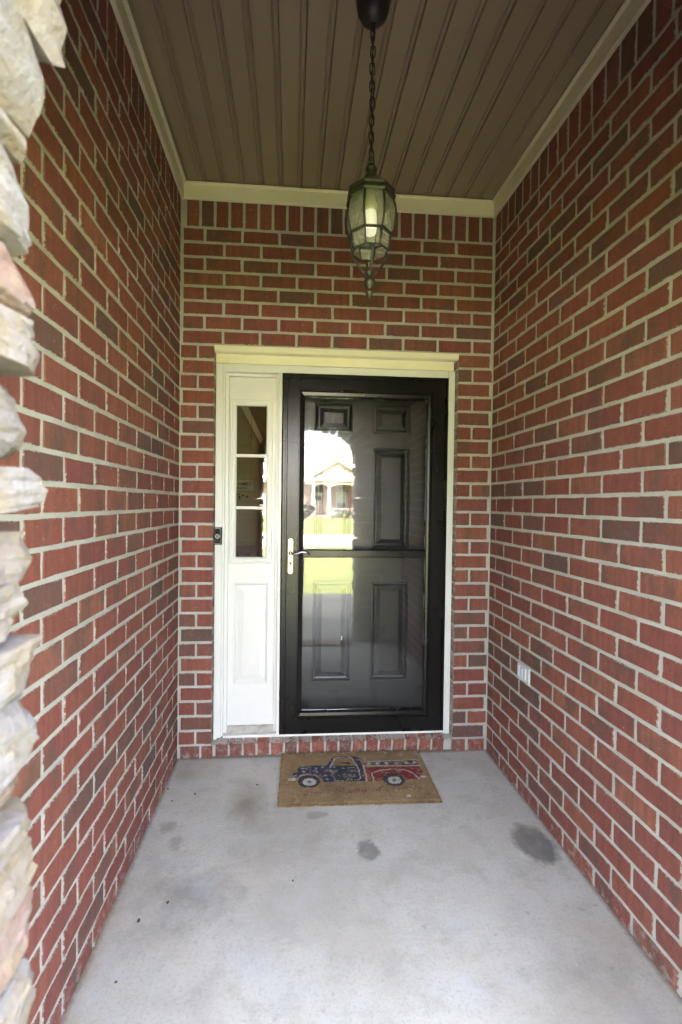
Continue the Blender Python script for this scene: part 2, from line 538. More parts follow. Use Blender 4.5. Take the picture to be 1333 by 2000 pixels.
# back wall with the door opening
OX0, OX1, OZ1 = -.437, .957, row_z(27)
back_wall = thing('brick_wall', 'red brick end wall of the porch round the white door frame', 'wall', (0, D, 0))
bc = []
lx, rx = XL + .013, XR - .011
for k in range(0, 27):
    z0, z1 = row_z(k), row_z(k + 1)
    if k % 2 == 1: bc.append((lx, OX0 - .001, z0 + J, z1 - J, False))
    else:
        bc.append((lx - .010, -.534, z0 + J, z1 - J, False)); bc.append((-.522, OX0 - .001, z0 + J, z1 - J, False))
    if k % 2 == 0: bc.append((OX1 + .001, rx - .006, z0 + J, z1 - J, False))
    else:
        bc.append((OX1 + .001, 1.036, z0 + J, z1 - J, False)); bc.append((1.048, rx + .008, z0 + J, z1 - J, False))
bc.append((lx, -.505, -.01, .068, False)); bc.append((-.493, OX0 + .004, -.01, .068, False))
bc.append((OX1 - .002, 1.035, -.01, .068, False)); bc.append((1.052, rx, -.01, .068, False))
for k in range(27, 35):
    bc += running(lx - .006, rx + .006, row_z(k), row_z(k + 1), .017 if k % 2 == 1 else .119)
for i in range(22):
    a = -.599 + .0797 * i
    bc.append((a + J, min(a + .0797, rx + .006) - J, row_z(35) + J, row_z(35) + .196, True))
lay_bricks(back_wall, bc)
mm = MB()
mm.box(XL - .06, OX0 - .003, .0036, .09, -.05, OZ1 - .004)
mm.box(OX1 + .003, XR + .06, .0036, .09, -.05, OZ1 - .004)
mm.box(XL - .06, XR + .06, .0036, .09, OZ1 - .004, 3.30)
mm.build('mortar', M_MORTAR, back_wall)
# sheathing behind the brick keeps the porch dark
sh_ = MB()
sh_.box(XL - .06, OX0 - .002, .092, .24, -.05, 3.3)
sh_.box(OX1 + .004, XR + .06, .092, .24, -.05, 3.3)
sh_.box(OX0 - .002, OX1 + .004, .092, .24, OZ1 - .03, 3.3)
sh_.build('sheathing', plain('sheathing', (.3, .25, .18), .8), back_wall)

# brick sill on edge under the door: every brick tips forward
sill = thing('brick_sill', 'row of red bricks on edge under the white door threshold', 'sill', (0, D, 0))
xs = [-.421 + .0785 * i for i in range(18)]
for i in range(17):
    o = link('brick', rng.choice(BRICKS), sill, ((xs[i] + xs[i + 1]) / 2, .008 + rng.uniform(-.002, .002), .027),
             (R(11), math.pi / 2 + rng.uniform(-.02, .02), 0), (.104 / BL, 1.15, (.0785 - .0105) / BH))
    o.rotation_mode = 'YXZ'
mm = MB()
vs = [(OX0, .023, -.02), (OX1, .023, -.02), (OX1, .009, .068), (OX0, .009, .068), (OX0, .13, -.02), (OX1, .13, -.02), (OX1, .13, .084), (OX0, .13, .084)]
mm.add(vs, [(0, 1, 2, 3), (4, 5, 6, 7), (0, 1, 5, 4), (3, 2, 6, 7), (0, 3, 7, 4), (1, 2, 6, 5)])
mm.build('mortar', M_MORTAR, sill)

# ------------------------------------------------------------------ floor, ground, road
slab = MB().box(XL - .09, XR + .09, YF1 + .002, D + .1, -.15, 0)
M_WALK = plain('weathered_walk_concrete', (.26, .245, .215), .9, .15, 3, .4, .003, bscale=70, dirt=((.15, .14, .12), 6, .55, .6))
for ya, yb in ((-2.05, -1.385), (-1.375, -.386), (-.376, YF1)):
    tag(MB().box(XL - .4, XR + .4, ya, yb, -.15, -.003, .004).build('front_walk', M_WALK), kind='structure')
fl = tag(slab.build('porch_floor', M_CONC), kind='structure')
thr = thing('brick_threshold', 'flat band of red bricks set in the concrete under the stone arch', 'threshold', (-.31, .61, .004), 0)
for i in range(12):
    link('brick', rng.choice(BRICKS), thr, (.04 + i * .08, .075, .012), (R(-90), 0, R(90)), (.145 / BL, .3, .068 / BH))
M_LAWN, nt, b = new_mat('lawn')
p = pos(nt)
c = ramp(nt, tnoise(nt, p, .8, 6, .6), [(.3, (.09, .105, .024)), (.55, (.130, .146, .038)), (.75, (.175, .163, .058))])
c = mix(nt, mapr(nt, tnoise(nt, scaled(nt, p, (30, 30, 30)), 1, 4, .7), .45, .7, 0, .5), c, (.055, .075, .016))
nt.links.new(c, b.inputs['Base Color']); b.inputs['Roughness'].default_value = .9
bump(nt, b, tnoise(nt, p, 25, 5), 1.0, .04)
gm = MB().add([(-400, -420, -.10), (400, -420, -.10), (400, 60, -.10), (-400, 60, -.10)], [(0, 1, 2, 3)])
tag(gm.build('lawn', M_LAWN), kind='structure')
M_ROAD = plain('street_concrete', (.42, .40, .37), .9, .12, 1.5, .4, .004, bscale=40)
tag(MB().box(-200, 200, -16.2, -11.3, -.3, -.085).build('road', M_ROAD), kind='structure')
for y in (-16.35, -11.15):
    tag(MB().box(-200, 200, y - .07, y + .07, -.3, .0).build('kerb', M_ROAD), kind='structure')

# ------------------------------------------------------------------ ceiling of vinyl boards and its cream border
ceil = tag(empty('porch_ceiling', (0, 0, 0)), 'beige beadboard ceiling over the porch', kind='structure')
cx0, cx1, cy0, cy1 = XL + .004, XR - .004, YF1 + .002, D - .004


def plank_profile(w):
    a = w - .020
    return [(0.0015, .008), (.003, 0), (a - .0055, 0), (a - .002, .007), (a, .007), (a + .004, .0015), (a + .010, .0015), (a + .014, .007), (w - .001, .008)]


pw = .1035
edges = [cx0] + [-.585 + pw * i for i in range(17)] + [cx1]
for i in range(len(edges) - 1):
    x0, x1 = edges[i], edges[i + 1]
    if x1 - x0 < .03: pr = [(0, .004), (x1 - x0, .004)]
    else: pr = plank_profile(x1 - x0)
    dz = rng.uniform(-.0006, .0006)
    a = [(x0 + u, cy0, CEIL + h + dz) for u, h in pr] + [(x1, cy0, CEIL + .03), (x0, cy0, CEIL + .03)]
    bq = [(x, cy1, z) for x, y, z in a]
    MB().loops([a, bq], True, True).build('ceiling_plank', M_SOFFIT, ceil)


def border(x0, y0, x1, y1, inx, iny):
    """cream frieze board with a small lip on top, running from one point to the other; (inx,iny) points into the porch"""
    prof = [(.002, TRIM_Z), (.017, TRIM_Z), (.019, TRIM_Z + .003), (.019, TRIM_Z + .074), (.026, TRIM_Z + .077), (.034, TRIM_Z + .078), (.034, TRIM_Z + .083), (.022, TRIM_Z + .085), (.020, TRIM_Z + .0905), (.002, TRIM_Z + .0905)]
    dx, dy = x1 - x0, y1 - y0; L = math.hypot(dx, dy); dx /= L; dy /= L
    a, bb = [], []
    for d, z in prof:
        a.append((x0 + inx * d + dx * d * .999, y0 + iny * d + dy * d * .999, z)); bb.append((x1 + inx * d - dx * d * .999, y1 + iny * d - dy * d * .999, z))
    return MB().loops([a, bb], True, True)


border(XL, D, XR, D, 0, -1).build('trim_board', M_TRIM, ceil)
M_TRIM_SHADED = plain('cream_trim_shaded', (.62, .565, .42), .45, .04, 6, .1)  # same cream trim, darkened: side-facing shade painted into the colour
border(XL, YF1, XL, D, 1, 0).build('trim_board', M_TRIM_SHADED, ceil)
border(XR, YF1, XR, D, -1, 0).build('trim_board', M_TRIM_SHADED, ceil)
border(XL, YF1, XR, YF1, 0, 1).build('trim_board', M_TRIM, ceil)
for xx in (XL + .075, XR - .075):                     # flat J-channel strips beside the side boards
    MB().box(xx - .026, xx + .026, YF1 + .05, D - .05, CEIL - .006, CEIL - .001, .001).build('channel_strip', M_SOFFIT, ceil)

# ------------------------------------------------------------------ white door surround with sidelight
sur = thing('door_surround', 'white painted door frame with narrow sidelight window in the brick wall', 'door frame', (0, D, 0))
Cy = .05


def casing(x0, x1, z0, z1, name='casing'):
    b_ = MB().box(x0, x1, Cy, .20, z0, z1, .003)
    return b_


cs = MB(); cs.box(-.436, -.394, Cy, .2, .078, 2.2365, .004); cs.box(-.396, -.384, Cy + .012, .2, .079, 2.2355, .003); cs.build('casing', M_WHITE, sur)
cs = MB(); cs.box(.917, .956, Cy, .2, .078, 2.2365, .004); cs.build('casing', M_WHITE, sur)
cs = MB(); cs.box(-.3935, .9165, Cy + .001, .2, 2.193, 2.2363, .004); cs.build('casing', M_WHITE, sur)
cs = MB(); cs.box(-.384, -.366, Cy + .035, .2, .10, 2.192, .002); cs.box(-.366, -.095, Cy + .035, .2, 2.176, 2.192, .002); cs.build('jamb', M_WHITE, sur)
cs = MB(); cs.box(-.094, -.078, Cy + .035, .2, .10, 2.192, .002); cs.box(-.0785, -.0595, Cy + .003, .2, .10, 2.1925, .003); cs.build('mullion', M_WHITE, sur)
cs = MB(); cs.box(-.4355, .945, Cy - .006, .2, 2.237, 2.2885, .002); cs.build('header_board', M_TRIM, sur)
prof = [(-.004, 2.321), (-.004, 2.302), (-.001, 2.296), (.002, 2.292), (.010, 2.289), (.2, 2.289), (.2, 2.321)]
MB().loops([[(-.4365, y, z) for y, z in prof], [(.9565, y, z) for y, z in prof]], True, True).build('header_cap', M_TRIM, sur)
# sloping threshold under sidelight and storm door
sv = [(-.382, Cy + .004, .084), (-.382, Cy + .10, .130), (-.382, Cy + .10, .080), (-.382, Cy + .004, .070)]
MB().loops([sv, [(-.082, y, z) for x, y, z in sv]], True, True).build('threshold', M_SILL, sur)
MB().box(-.382, .9165, Cy - .002, Cy + .02, .086, .1005, .002).build('threshold_nosing', M_WHITE, sur)
MB().box(-.366, -.094, Cy + .092, .2, .102, .131).build('dark_gap_board', plain('worn_wood', (.26, .2, .13), .7), sur)

sp = empty('sidelight', (0, 0, 0), 0, sur)
S = Cy + .062
# panel body with the window opening and the raised lower panel
g = MB()
GX0, GX1, GZ0, GZ1 = -.324, -.149, 1.119, 2.015
PX0, PX1, PZ0, PZ1 = -.3315, -.1275, .377, .977
xs_ = [-.3655, min(GX0, PX0) - .033, max(GX1, PX1) + .006, -.0945]
def face(x0, x1, z0, z1): g.add([(x0, S, z0), (x1, S, z0), (x1, S, z1), (x0, S, z1)], [(0, 1, 2, 3)])
FX0, FX1, FZ0, FZ1 = -.362, -.113, 1.0885, 2.0495
face(-.3655, -.0945, FZ1, 2.1755); face(-.3655, FX0, FZ0, FZ1); face(FX1, -.0945, FZ0, FZ1)
face(-.3655, -.0945, PZ1, FZ0); face(-.3655, PX0, PZ0, PZ1); face(PX1, -.0945, PZ0, PZ1); face(-.3655, -.0945, .1315, PZ0)
g.rects([(-.3655, -.0945, .1315, 2.1755, S), (-.3655, -.0945, .1315, 2.1755, S + .04)])
g.build('panel_body', M_WHITE, sp)
def inset(r, d): return (r[0] + d, r[1] - d, r[2] + d, r[3] - d)
def moulding(r, steps, cap=False):
    return MB().rects([inset(r, d) + (y,) for d, y in steps], cap)
fr_ = (FX0, FX1, FZ0, FZ1)
w0 = GX0 - FX0
moulding(fr_, [(0, S), (.001, S - .006), (.006, S - .011), (.013, S - .011), (.016, S - .007), (.024, S - .007), (.030, S - .010), (w0 - .004, S - .008), (w0, S - .002), (w0, S + .02)]).build('window_frame', M_WHITE, sp)
moulding((PX0, PX1, PZ0, PZ1), [(0, S), (.005, S - .004), (.010, S - .003), (.016, S + .005), (.022, S + .006), (.049, S - .001), (.052, S - .0022)], True).build('raised_panel', M_WHITE, sp)
mz = [1.4165, 1.7215]
for z in mz: MB().box(GX0, GX1, S - .002, S + .010, z - .009, z + .009, .003).build('muntin', M_WHITE, sp)
zz = [GZ0] + mz + [GZ1]
for i in range(3):
    MB().box(GX0 + .0005, GX1 - .0005, S + .003, S + .006, zz[i] + (.009 if i else 0), zz[i + 1] - (.009 if i < 2 else 0)).build('glass_pane', M_GLASS2, sp)

# ------------------------------------------------------------------ storm door (black) and the panelled door behind it
storm = thing('storm_door', 'black storm door with two full width glass panes and nickel lever', 'storm door', (0, D, 0))
fo = (-.0585, .915, .1025, 2.191)
fy = Cy - .006
f_ = MB()
f_.rects([(-.0585, .9155, .102, 2.1925, Cy + .03), (-.0585, .9155, .102, 2.1925, fy), (-.0525, .9105, .103, 2.187, fy - .002), (-.040, .9035, .104, 2.178, fy - .002), (-.0385, .902, .1045, 2.177, fy + .006), (-.030, .899, .105, 2.171, fy + .006), (-.030, .899, .105, 2.171, Cy + .03)])
f_.build('frame', M_BLACK, storm)
sy = Cy - .002
ss = MB()
ss.rects([(-.028, .8975, .107, 2.169, Cy + .035), (-.028, .8975, .107, 2.169, sy + .002), (-.026, .8955, .109, 2.167, sy), (.036, .824, .188, 2.106, sy), (.038, .822, .190, 2.104, sy + .006), (.043, .817, .196, 2.098, sy + .006), (.045, .815, .198, 2.096, sy + .001), (.052, .808, .206, 2.088, sy - .001), (.064, .797, .222, 2.070, sy + .002), (.070, .794, .232, 2.062, sy + .012), (.070, .794, .232, 2.062, Cy + .035)])
ss.build('sash', M_BLACK, storm)
ml = [[(x, y, z) for y, z in ((sy + .03, 1.131), (sy + .012, 1.131), (sy + .006, 1.1345), (sy + .0015, 1.137), (sy + .0015, 1.173), (sy + .006, 1.1755), (sy + .012, 1.179), (sy + .03, 1.179))] for x in (.0705, .7935)]
MB().loops(ml, True, True).build('mid_rail', M_BLACK, storm)
MB().box(.0705, .7935, sy + .016, sy + .020, 1.1795, 2.0615).build('glass_pane', M_GLASS, storm)
MB().box(.0705, .7935, sy + .016, sy + .020, .2325, 1.1305).build('glass_pane', M_GLASS, storm)
# handle
def stadium(x0, x1, z0, z1, y, n=8):
    r = (x1 - x0) / 2; cx_ = (x0 + x1) / 2; pts = []
    for k in range(n + 1): a = math.pi * k / n; pts.append((cx_ + r * math.cos(a), y, z1 - r + r * math.sin(a)))
    for k in range(n + 1): a = math.pi + math.pi * k / n; pts.append((cx_ + r * math.cos(a), y, z0 + r + r * math.sin(a)))
    return pts
hp = MB().loops([stadium(-.0185, .0125, 1.035, 1.244, sy - .0001), stadium(-.0185, .0125, 1.035, 1.244, sy - .004), stadium(-.0165, .0105, 1.037, 1.242, sy - .0065)], cap1=True)
hpo = hp.build('handle_plate', M_NICKEL, storm)
lv = MB()
lv.tube([(-.003, sy - .005, 1.161), (-.003, sy - .018, 1.161), (-.003, sy - .030, 1.161), (-.003, sy - .040, 1.161), (-.003, sy - .046, 1.161)], [.011, .010, .011, .012, .007], 12)
lv.tube([(-.003, sy - .038, 1.161), (.014, sy - .043, 1.157), (.034, sy - .045, 1.160), (.056, sy - .045, 1.167), (.076, sy - .045, 1.168), (.094, sy - .044, 1.162), (.110, sy - .042, 1.153)], [.007, .0065, .006, .007, .007, .006, .0028], 10)
lv.build('lever', M_LEVER, hpo)
lk = MB()
for r_, y_ in ((.0095, -.0066),): pass
lk.tube([(-.003, sy - .006, 1.099), (-.003, sy - .011, 1.099)], [.0100, .0092], 14)
lk.build('lock_cylinder', M_STEEL, hpo)
MB().box(-.0045, -.0015, sy - .0118, sy - .0105, 1.094, 1.104).build('keyway', M_PLASTIC, hpo)
scm = MB().tube([(0, 0, 0), (0, -.0015, 0)], .0018, 8).mesh('screw', M_PLASTIC)
for (x, z) in ((-.049, 1.39), (-.049, 1.165), (-.049, .55), (-.049, 1.9), (.9075, 1.6), (.9075, 1.38), (.9075, 1.15), (.9075, .5)):
    link('screw', scm, storm, (x, fy - .001, z))
MB().tube([(.300, sy + .0145, .668), (.304, sy + .0145, .660), (.3015, sy + .0145, .651), (.2985, sy + .0145, .645)], [.0035, .005, .0025, .0035], 6).build('paint_fleck', M_WHITE, storm)

fd = thing('front_door', 'black six panel front door seen through the storm door glass', 'door', (0, D, 0))
dy = Cy + .13
cols = [(.134, .367), (.492, .7245)]
rws = [(.358, .970), (1.174, 1.788), (1.878, 2.056)]
g = MB()
DX0, DX1, DZ0, DZ1 = -.03, .888, .105, 2.17
xb = [DX0, *cols[0], *cols[1], DX1]; zb = [DZ0, *rws[0], *rws[1], *rws[2], DZ1]
for i in range(5):
    for j in range(7):
        if i % 2 == 1 and j % 2 == 1: continue
        g.add([(xb[i], dy, zb[j]), (xb[i + 1], dy, zb[j]), (xb[i + 1], dy, zb[j + 1]), (xb[i], dy, zb[j + 1])], [(0, 1, 2, 3)])
g.rects([(DX0, DX1, DZ0, DZ1, dy), (DX0, DX1, DZ0, DZ1, dy + .044)], True)
g.build('door_slab', M_DOOR, fd)
for (z0, z1) in rws:
    for (x0, x1) in cols:
        moulding((x0, x1, z0, z1), [(0, dy), (.003, dy - .003), (.008, dy - .004), (.011, dy + .002), (.014, dy + .001), (.017, dy + .008), (.024, dy + .011), (.030, dy + .011), (.054, dy + .002), (.056, dy + .001)], True).build('door_panel', M_DOOR, fd)
MB().box(-.0595, -.031, Cy + .05, .2, .1015, 2.192).box(.889, .9165, Cy + .05, .2, .1015, 2.192).box(-.031, .889, Cy + .05, .2, 2.171, 2.192).build('door_stop', M_BLACK, fd)
MB().box(-.031, .889, Cy + .025, .2, .06, .1045).build('door_saddle', plain('dark_saddle', (.05, .05, .05), .5), fd)

# ------------------------------------------------------------------ doorbell and outlet cover
bell = thing('doorbell', 'small black video doorbell on the white door frame', 'doorbell', (-.4165, D + Cy, 1.255))
MB().box(-.0235, .0235, -.020, .0005, -.0505, .0505, .003).build('bell_body', M_PLASTIC, bell)
MB().box(-.0165, .0165, -.0245, -.0195, -.0495, .0495, .002).build('faceplate', M_SATIN, bell)
MB().box(-.0135, .0145, -.0255, -.0243, -.042, .041, .0004).build('black_face', M_PLASTIC, bell)
ringp = [(.0108 * math.cos(2 * math.pi * k / 24), -.0262, .0108 * math.sin(2 * math.pi * k / 24) - .0015) for k in range(24)]
MB().tube(ringp, .0014, 6, closed=True).build('button_ring', plain('pale_ring', (.75, .77, .8), .3, .02, 20, 0), bell)
MB().tube([(0, -.0250, -.0015), (0, -.0275, -.0015), (0, -.0285, -.0015)], [.0075, .0075, .004], 16).build('button', M_SATIN, bell)
MB().tube([(0, -.0250, .027), (0, -.0272, .027), (0, -.028, .027)], [.0062, .0055, .002], 14).build('camera_eye', M_PLASTIC, bell)
MB().tube([(.009, -.0250, .026), (.009, -.0266, .026)], .002, 8).build('sensor_dot', M_SATIN, bell)

outl = thing('outlet_cover', 'clear white weatherproof outlet cover set in the right brick wall', 'outlet', (XR, (OUT_Y0 + OUT_Y1) / 2, (OUT_Z0 + OUT_Z1) / 2), R(-90))
ow, oh = (OUT_Y1 - OUT_Y0) / 2, (OUT_Z1 - OUT_Z0) / 2
M_OUT = plain('white_plastic', (.60, .62, .65), .25, .03, 20, 0)
MB().box(-ow, ow, -.001, .01, -oh, oh, .0015).build('cover_plate', M_OUT, outl)
for x0, x1, z0, z1, yy in ((-.054, -.036, -.026, .030, .006), (-.022, .000, -.030, .024, .008), (.006, .030, -.028, .034, .008), (.040, .056, -.034, .034, .005)):
    MB().box(x0, x1, -yy, 0, z0, z1, .0022).build('flip_lid', M_OUT, outl)

# ------------------------------------------------------------------ hanging lantern
LX, LY = .265, 1.665
lan = thing('hanging_lantern', 'dark bronze lantern with curved glass panes hanging on a chain from the porch ceiling', 'lantern', (LX, LY, 0))
MB().lathe([(.001, 3.118), (.012, 3.119), (.030, 3.127), (.046, 3.143), (.055, 3.163), (.058, 3.182), (.060, 3.192), (.060, 3.202)], 28).build('canopy', M_CHAIN, lan)
MB().lathe([(.001, 3.098), (.007, 3.100), (.009, 3.108), (.006, 3.114), (.010, 3.120)], 12).build('canopy_loop', M_CHAIN, lan)


def link_mesh(h, w, r):
    pts = []
    for k in range(16):
        a = 2 * math.pi * k / 16
        pts.append((w * math.cos(a), 0, (h - w) * (1 if math.sin(a) > 0 else -1) * (abs(math.sin(a)) > .05) + w * math.sin(a)))
    return MB().tube(pts, r, 6, closed=True).mesh('chain_link', M_CHAIN)


lm = link_mesh(.0205, .0080, .0022)
nl = 15; zt, zb_ = 3.098, 2.655
for i in range(nl):
    z = zt - (zt - zb_) * (i + .5) / nl
    link('chain_link', lm, lan, (.001 * math.sin(i), 0, z), (0, rng.uniform(-.08, .08), R(90) * (i % 2) + rng.uniform(-.5, .5)))
wire = [(.004 * math.sin(i * 1.3), .004 * math.cos(i * 1.3), 3.11 - (3.11 - 2.62) * i / 40) for i in range(41)]
MB().tube(wire, .0022, 6).build('lamp_wire', M_CHAIN, lan)
MB().tube([(.011 * math.cos(2 * math.pi * k / 20), 0, 2.645 + .016 * math.sin(2 * math.pi * k / 20)) for k in range(20)], .0028, 6, closed=True).build('top_loop', M_IRON, lan)
MB().lathe([(.002, 2.640), (.008, 2.637), (.010, 2.630), (.019, 2.624), (.021, 2.617), (.014, 2.612), (.017, 2.604), (.022, 2.594), (.025, 2.584), (.026, 2.578)], 20).build('finial_neck', M_IRON, lan)
PH = R(22.5)
cap_ = MB().lathe([(.020, 2.586), (.027, 2.580), (.038, 2.573), (.055, 2.561), (.068, 2.548), (.074, 2.541)], 8, smooth=False, ph=PH)
cap_.build('lantern_roof', plain('worn_bronze', (.085, .075, .045), .5, .35, 35, .3, .0006, dirt=((.24, .20, .12), 25, .5, .6)), lan)
cap_ = MB(); cap_.lathe([(.074, 2.541), (.083, 2.539), (.0865, 2.533), (.0840, 2.526), (.0900, 2.509), (.0870, 2.502), (.070, 2.506), (.03, 2.538)], 8, smooth=False, ph=PH)
cap_.build('roof_band', M_IRON, lan)
gp = [(.079, 2.505), (.0865, 2.485), (.0905, 2.462), (.090, 2.440), (.085, 2.414), (.0755, 2.388)]
for k in range(8):
    a0 = PH + 2 * math.pi * k / 8; a1 = PH + 2 * math.pi * (k + 1) / 8
    q = MB()
    def arc(r, z, f): return [(r * (math.cos(a0) * (1 - t) + math.cos(a1) * t) * f, r * (math.sin(a0) * (1 - t) + math.sin(a1) * t) * f, z) for t in (.06, .5, .94)]
    q.loops([arc(r, z, .985) for r, z in gp], closed=False, smooth=True)
    q.build('glass_pane', M_LAMPGLASS, lan)
    q = MB(); gp2 = [(.074, 2.378), (.068, 2.355), (.0605, 2.334)]
    q.loops([arc(r, z, .97) for r, z in gp2], closed=False, smooth=True)
    q.build('lower_pane', M_LAMPGLASS, lan)
    MB().tube([(r * math.cos(a0), r * math.sin(a0), z) for r, z in gp], .0036, 6).build('rib', M_IRON, lan)
    MB().tube([(r * math.cos(a0), r * math.sin(a0), z) for r, z in [(.076, 2.384), (.070, 2.360), (.062, 2.332)]], .0030, 6).build('rib', M_IRON, lan)
def octring(r, z, t): return MB().tube([(r * math.cos(PH + 2 * math.pi * k / 8), r * math.sin(PH + 2 * math.pi * k / 8), z) for k in range(8)], t, 6, closed=True, smooth=False)
octring(.0755, 2.384, .0052).build('cage_ring', M_IRON, lan)
octring(.063, 2.331, .0036).build('cage_ring', M_IRON, lan)
for k in range(4):
    a = math.pi / 2 * k - math.pi / 2
    pr = [(.061, 2.330), (.062, 2.320), (.058, 2.308), (.047, 2.292), (.036, 2.276), (.026, 2.264), (.016, 2.259)]
    MB().tube([(r * math.cos(a), r * math.sin(a), z) for r, z in pr], .0042, 6).build('scroll_arm', M_IRON, lan)
MB().lathe([(.004, 2.274), (.012, 2.270), (.019, 2.264), (.019, 2.258), (.012, 2.252), (.010, 2.247), (.015, 2.242), (.0205, 2.232), (.021, 2.224), (.017, 2.214), (.010, 2.207), (.009, 2.201), (.0135, 2.196), (.014, 2.190), (.010, 2.182), (.003, 2.171), (.0005, 2.169)], 16).build('bottom_finial', M_IRON, lan)
MB().lathe([(.020, 2.575), (.020, 2.500), (.024, 2.498), (.024, 2.478), (.019, 2.472)], 16).build('bulb_socket', plain('pale_socket', (.62, .58, .44), .4, .05, 30, 0), lan)
mb_, nt, b = new_mat('frosted_bulb')
b.inputs['Base Color'].default_value = (.86, .86, .80, 1); b.inputs['Roughness'].default_value = .35
b.inputs['Emission Color'].default_value = (1, .97, .84, 1); b.inputs['Emission Strength'].default_value = .013
MB().lathe([(.018, 2.474), (.0215, 2.466), (.0225, 2.440), (.0225, 2.412), (.0215, 2.402), (.0185, 2.395), (.0001, 2.393)], 20).build('light_bulb', mb_, lan)

# ------------------------------------------------------------------ doormat with its worn print
MW, MH = .79, .462
def raster(nx, ny):
    xs = (np.arange(nx) + .5) / nx * MW; ys = (np.arange(ny) + .5) / ny * MH
    X, Y = np.meshgrid(xs, ys)
    rs = np.random.RandomState(3)
    def nz(k):
        a = rs.rand(k[1], k[0]); gy = np.linspace(0, k[1] - 1.001, ny); gx = np.linspace(0, k[0] - 1.001, nx)
        iy = gy.astype(int); ix = gx.astype(int); fy_ = (gy - iy)[:, None]; fx_ = (gx - ix)[None]
        A = a[np.ix_(iy, ix)]; B = a[np.ix_(iy, ix + 1)]; C_ = a[np.ix_(iy + 1, ix)]; E_ = a[np.ix_(iy + 1, ix + 1)]
        return (A * (1 - fx_) + B * fx_) * (1 - fy_) + (C_ * (1 - fx_) + E_ * fx_) * fy_
    grain = rs.rand(ny, nx)
    base = np.array([.265, .178, .095])[None, None] * (.62 + .42 * nz((14, 9)) + .30 * nz((60, 160)) + .35 * (grain - .5))[..., None]
    wear = .06 + .55 * nz((30, 18)) + .35 * nz((120, 70)) + .35 * grain
    X = X + .004 * (nz((60, 40)) - .5); Y = Y + .004 * (nz((60, 40)) - .5)
    img = base.copy()
    def inside(poly):
        m = np.zeros(X.shape, bool); n = len(poly)
        for i in range(n):
            (x1, y1), (x2, y2) = poly[i], poly[(i + 1) % n]
            if y1 == y2: continue
            c_ = ((y1 > Y) != (y2 > Y)) & (X < (x2 - x1) * (Y - y1) / (y2 - y1) + x1); m ^= c_
        return m
    def seg(pts, w):
        m = np.zeros(X.shape, bool)
        for (x1, y1), (x2, y2) in zip(pts[:-1], pts[1:]):
            dx, dy_ = x2 - x1, y2 - y1; t = np.clip(((X - x1) * dx + (Y - y1) * dy_) / (dx * dx + dy_ * dy_), 0, 1)
            m |= (X - x1 - t * dx) ** 2 + (Y - y1 - t * dy_) ** 2 < w * w
        return m
    def ell(cx_, cy_, rx_, ry_): return ((X - cx_) / rx_) ** 2 + ((Y - cy_) / ry_) ** 2 < 1
    def star(cx_, cy_, r):
        return inside([(cx_ + (r if k % 2 == 0 else r * .42) * math.sin(math.pi * k / 5), cy_ + (r if k % 2 == 0 else r * .42) * math.cos(math.pi * k / 5)) for k in range(10)])
    def put(m, col, keep=.85):
        a = (m & (wear < keep)).astype(float)[..., None] * .88
        img[:] = img * (1 - a) + np.array(col) * (.8 + .4 * grain)[..., None] * a
    NAVY, WHT, RED, BLK = (.022, .032, .075), (.50, .49, .46), (.20, .022, .032), (.026, .030, .044)
    cabp = [(.0889, .2143), (.0649, .2381), (.073, .2605), (.0926, .2652), (.093, .3004), (.1098, .3174), (.1771, .3258), (.2509, .3217), (.2799, .3889), (.3061, .4102), (.411, .4077), (.4336, .3934), (.4436, .3049), (.4402, .1671), (.2977, .1749), (.2335, .1678), (.2159, .1905), (.1924, .2309), (.1507, .2418), (.1149, .2353)]
    bed = [(.4486, .2984), (.7561, .2985), (.7608, .2392), (.7242, .1782), (.6576, .1737), (.6487, .2051), (.606, .2362), (.5533, .2219), (.5264, .1674), (.445, .1663)]
    put(inside(cabp), NAVY, .93)
    body = [(.262, .315), (.41, .312), (.415, .185), (.29, .182)]
    put(inside(body), (.045, .055, .062), .8)
    win = [(.2677, .3207), (.2974, .3862), (.3191, .3957), (.3954, .3925), (.4126, .3157)]
    w_ = inside(win); img[w_] = base[w_]
    put(inside([(.31, .335), (.335, .352), (.372, .352), (.392, .335), (.365, .328), (.36, .34), (.34, .34)]), BLK, .8)
    put(inside(bed), RED, .90)
    put(inside([(.4573, .3505), (.7494, .360), (.7569, .3050), (.4552, .3163)]), (.035, .042, .075), .72)
    L_ = .0032
    put(seg([(.2677, .3050), (.2974, .3912), (.3191, .4007), (.3954, .3985), (.4090, .3400), (.4198, .2702), (.4167, .1901)], L_), WHT, .88)
    put(seg([(.2624, .2968), (.2765, .2261), (.2855, .1811), (.3427, .1778), (.4108, .1822)], .0022), WHT, .7)
    put(seg([(.36, .296), (.40, .297)], .002), WHT)
    put(seg([(.0887, .1978), (.1051, .2302), (.141, .2453), (.1797, .2373), (.2044, .2134), (.2159, .1905)], .0028), WHT, .75)
    put(seg([(.1157, .2755), (.1815, .2747), (.2421, .292), (.2597, .2616)], .002), WHT, .6)
    for sx_, sy_ in [(.1162, .2991), (.1563, .3088), (.1908, .2979), (.2248, .308), (.194, .2624), (.1253, .2662), (.2377, .2283), (.2883, .3062), (.3373, .2926), (.2964, .2653), (.3393, .234), (.3823, .2634), (.3875, .2142), (.081, .2288), (.2441, .1935), (.425, .372)]:
        put(star(sx_, sy_, .0115), (.33, .35, .37), .8)
    put(inside([(.0426, .2114), (.0808, .2093), (.0807, .1846), (.0444, .1867)]), WHT, .92)
    put(seg([(.4573, .3505), (.7494, .3600)], .0035), WHT, .85); put(seg([(.4552, .3103), (.7569, .3005)], .003), WHT, .85)
    put(seg([(.447, .315), (.452, .24), (.449, .168)], .0035), WHT, .88)
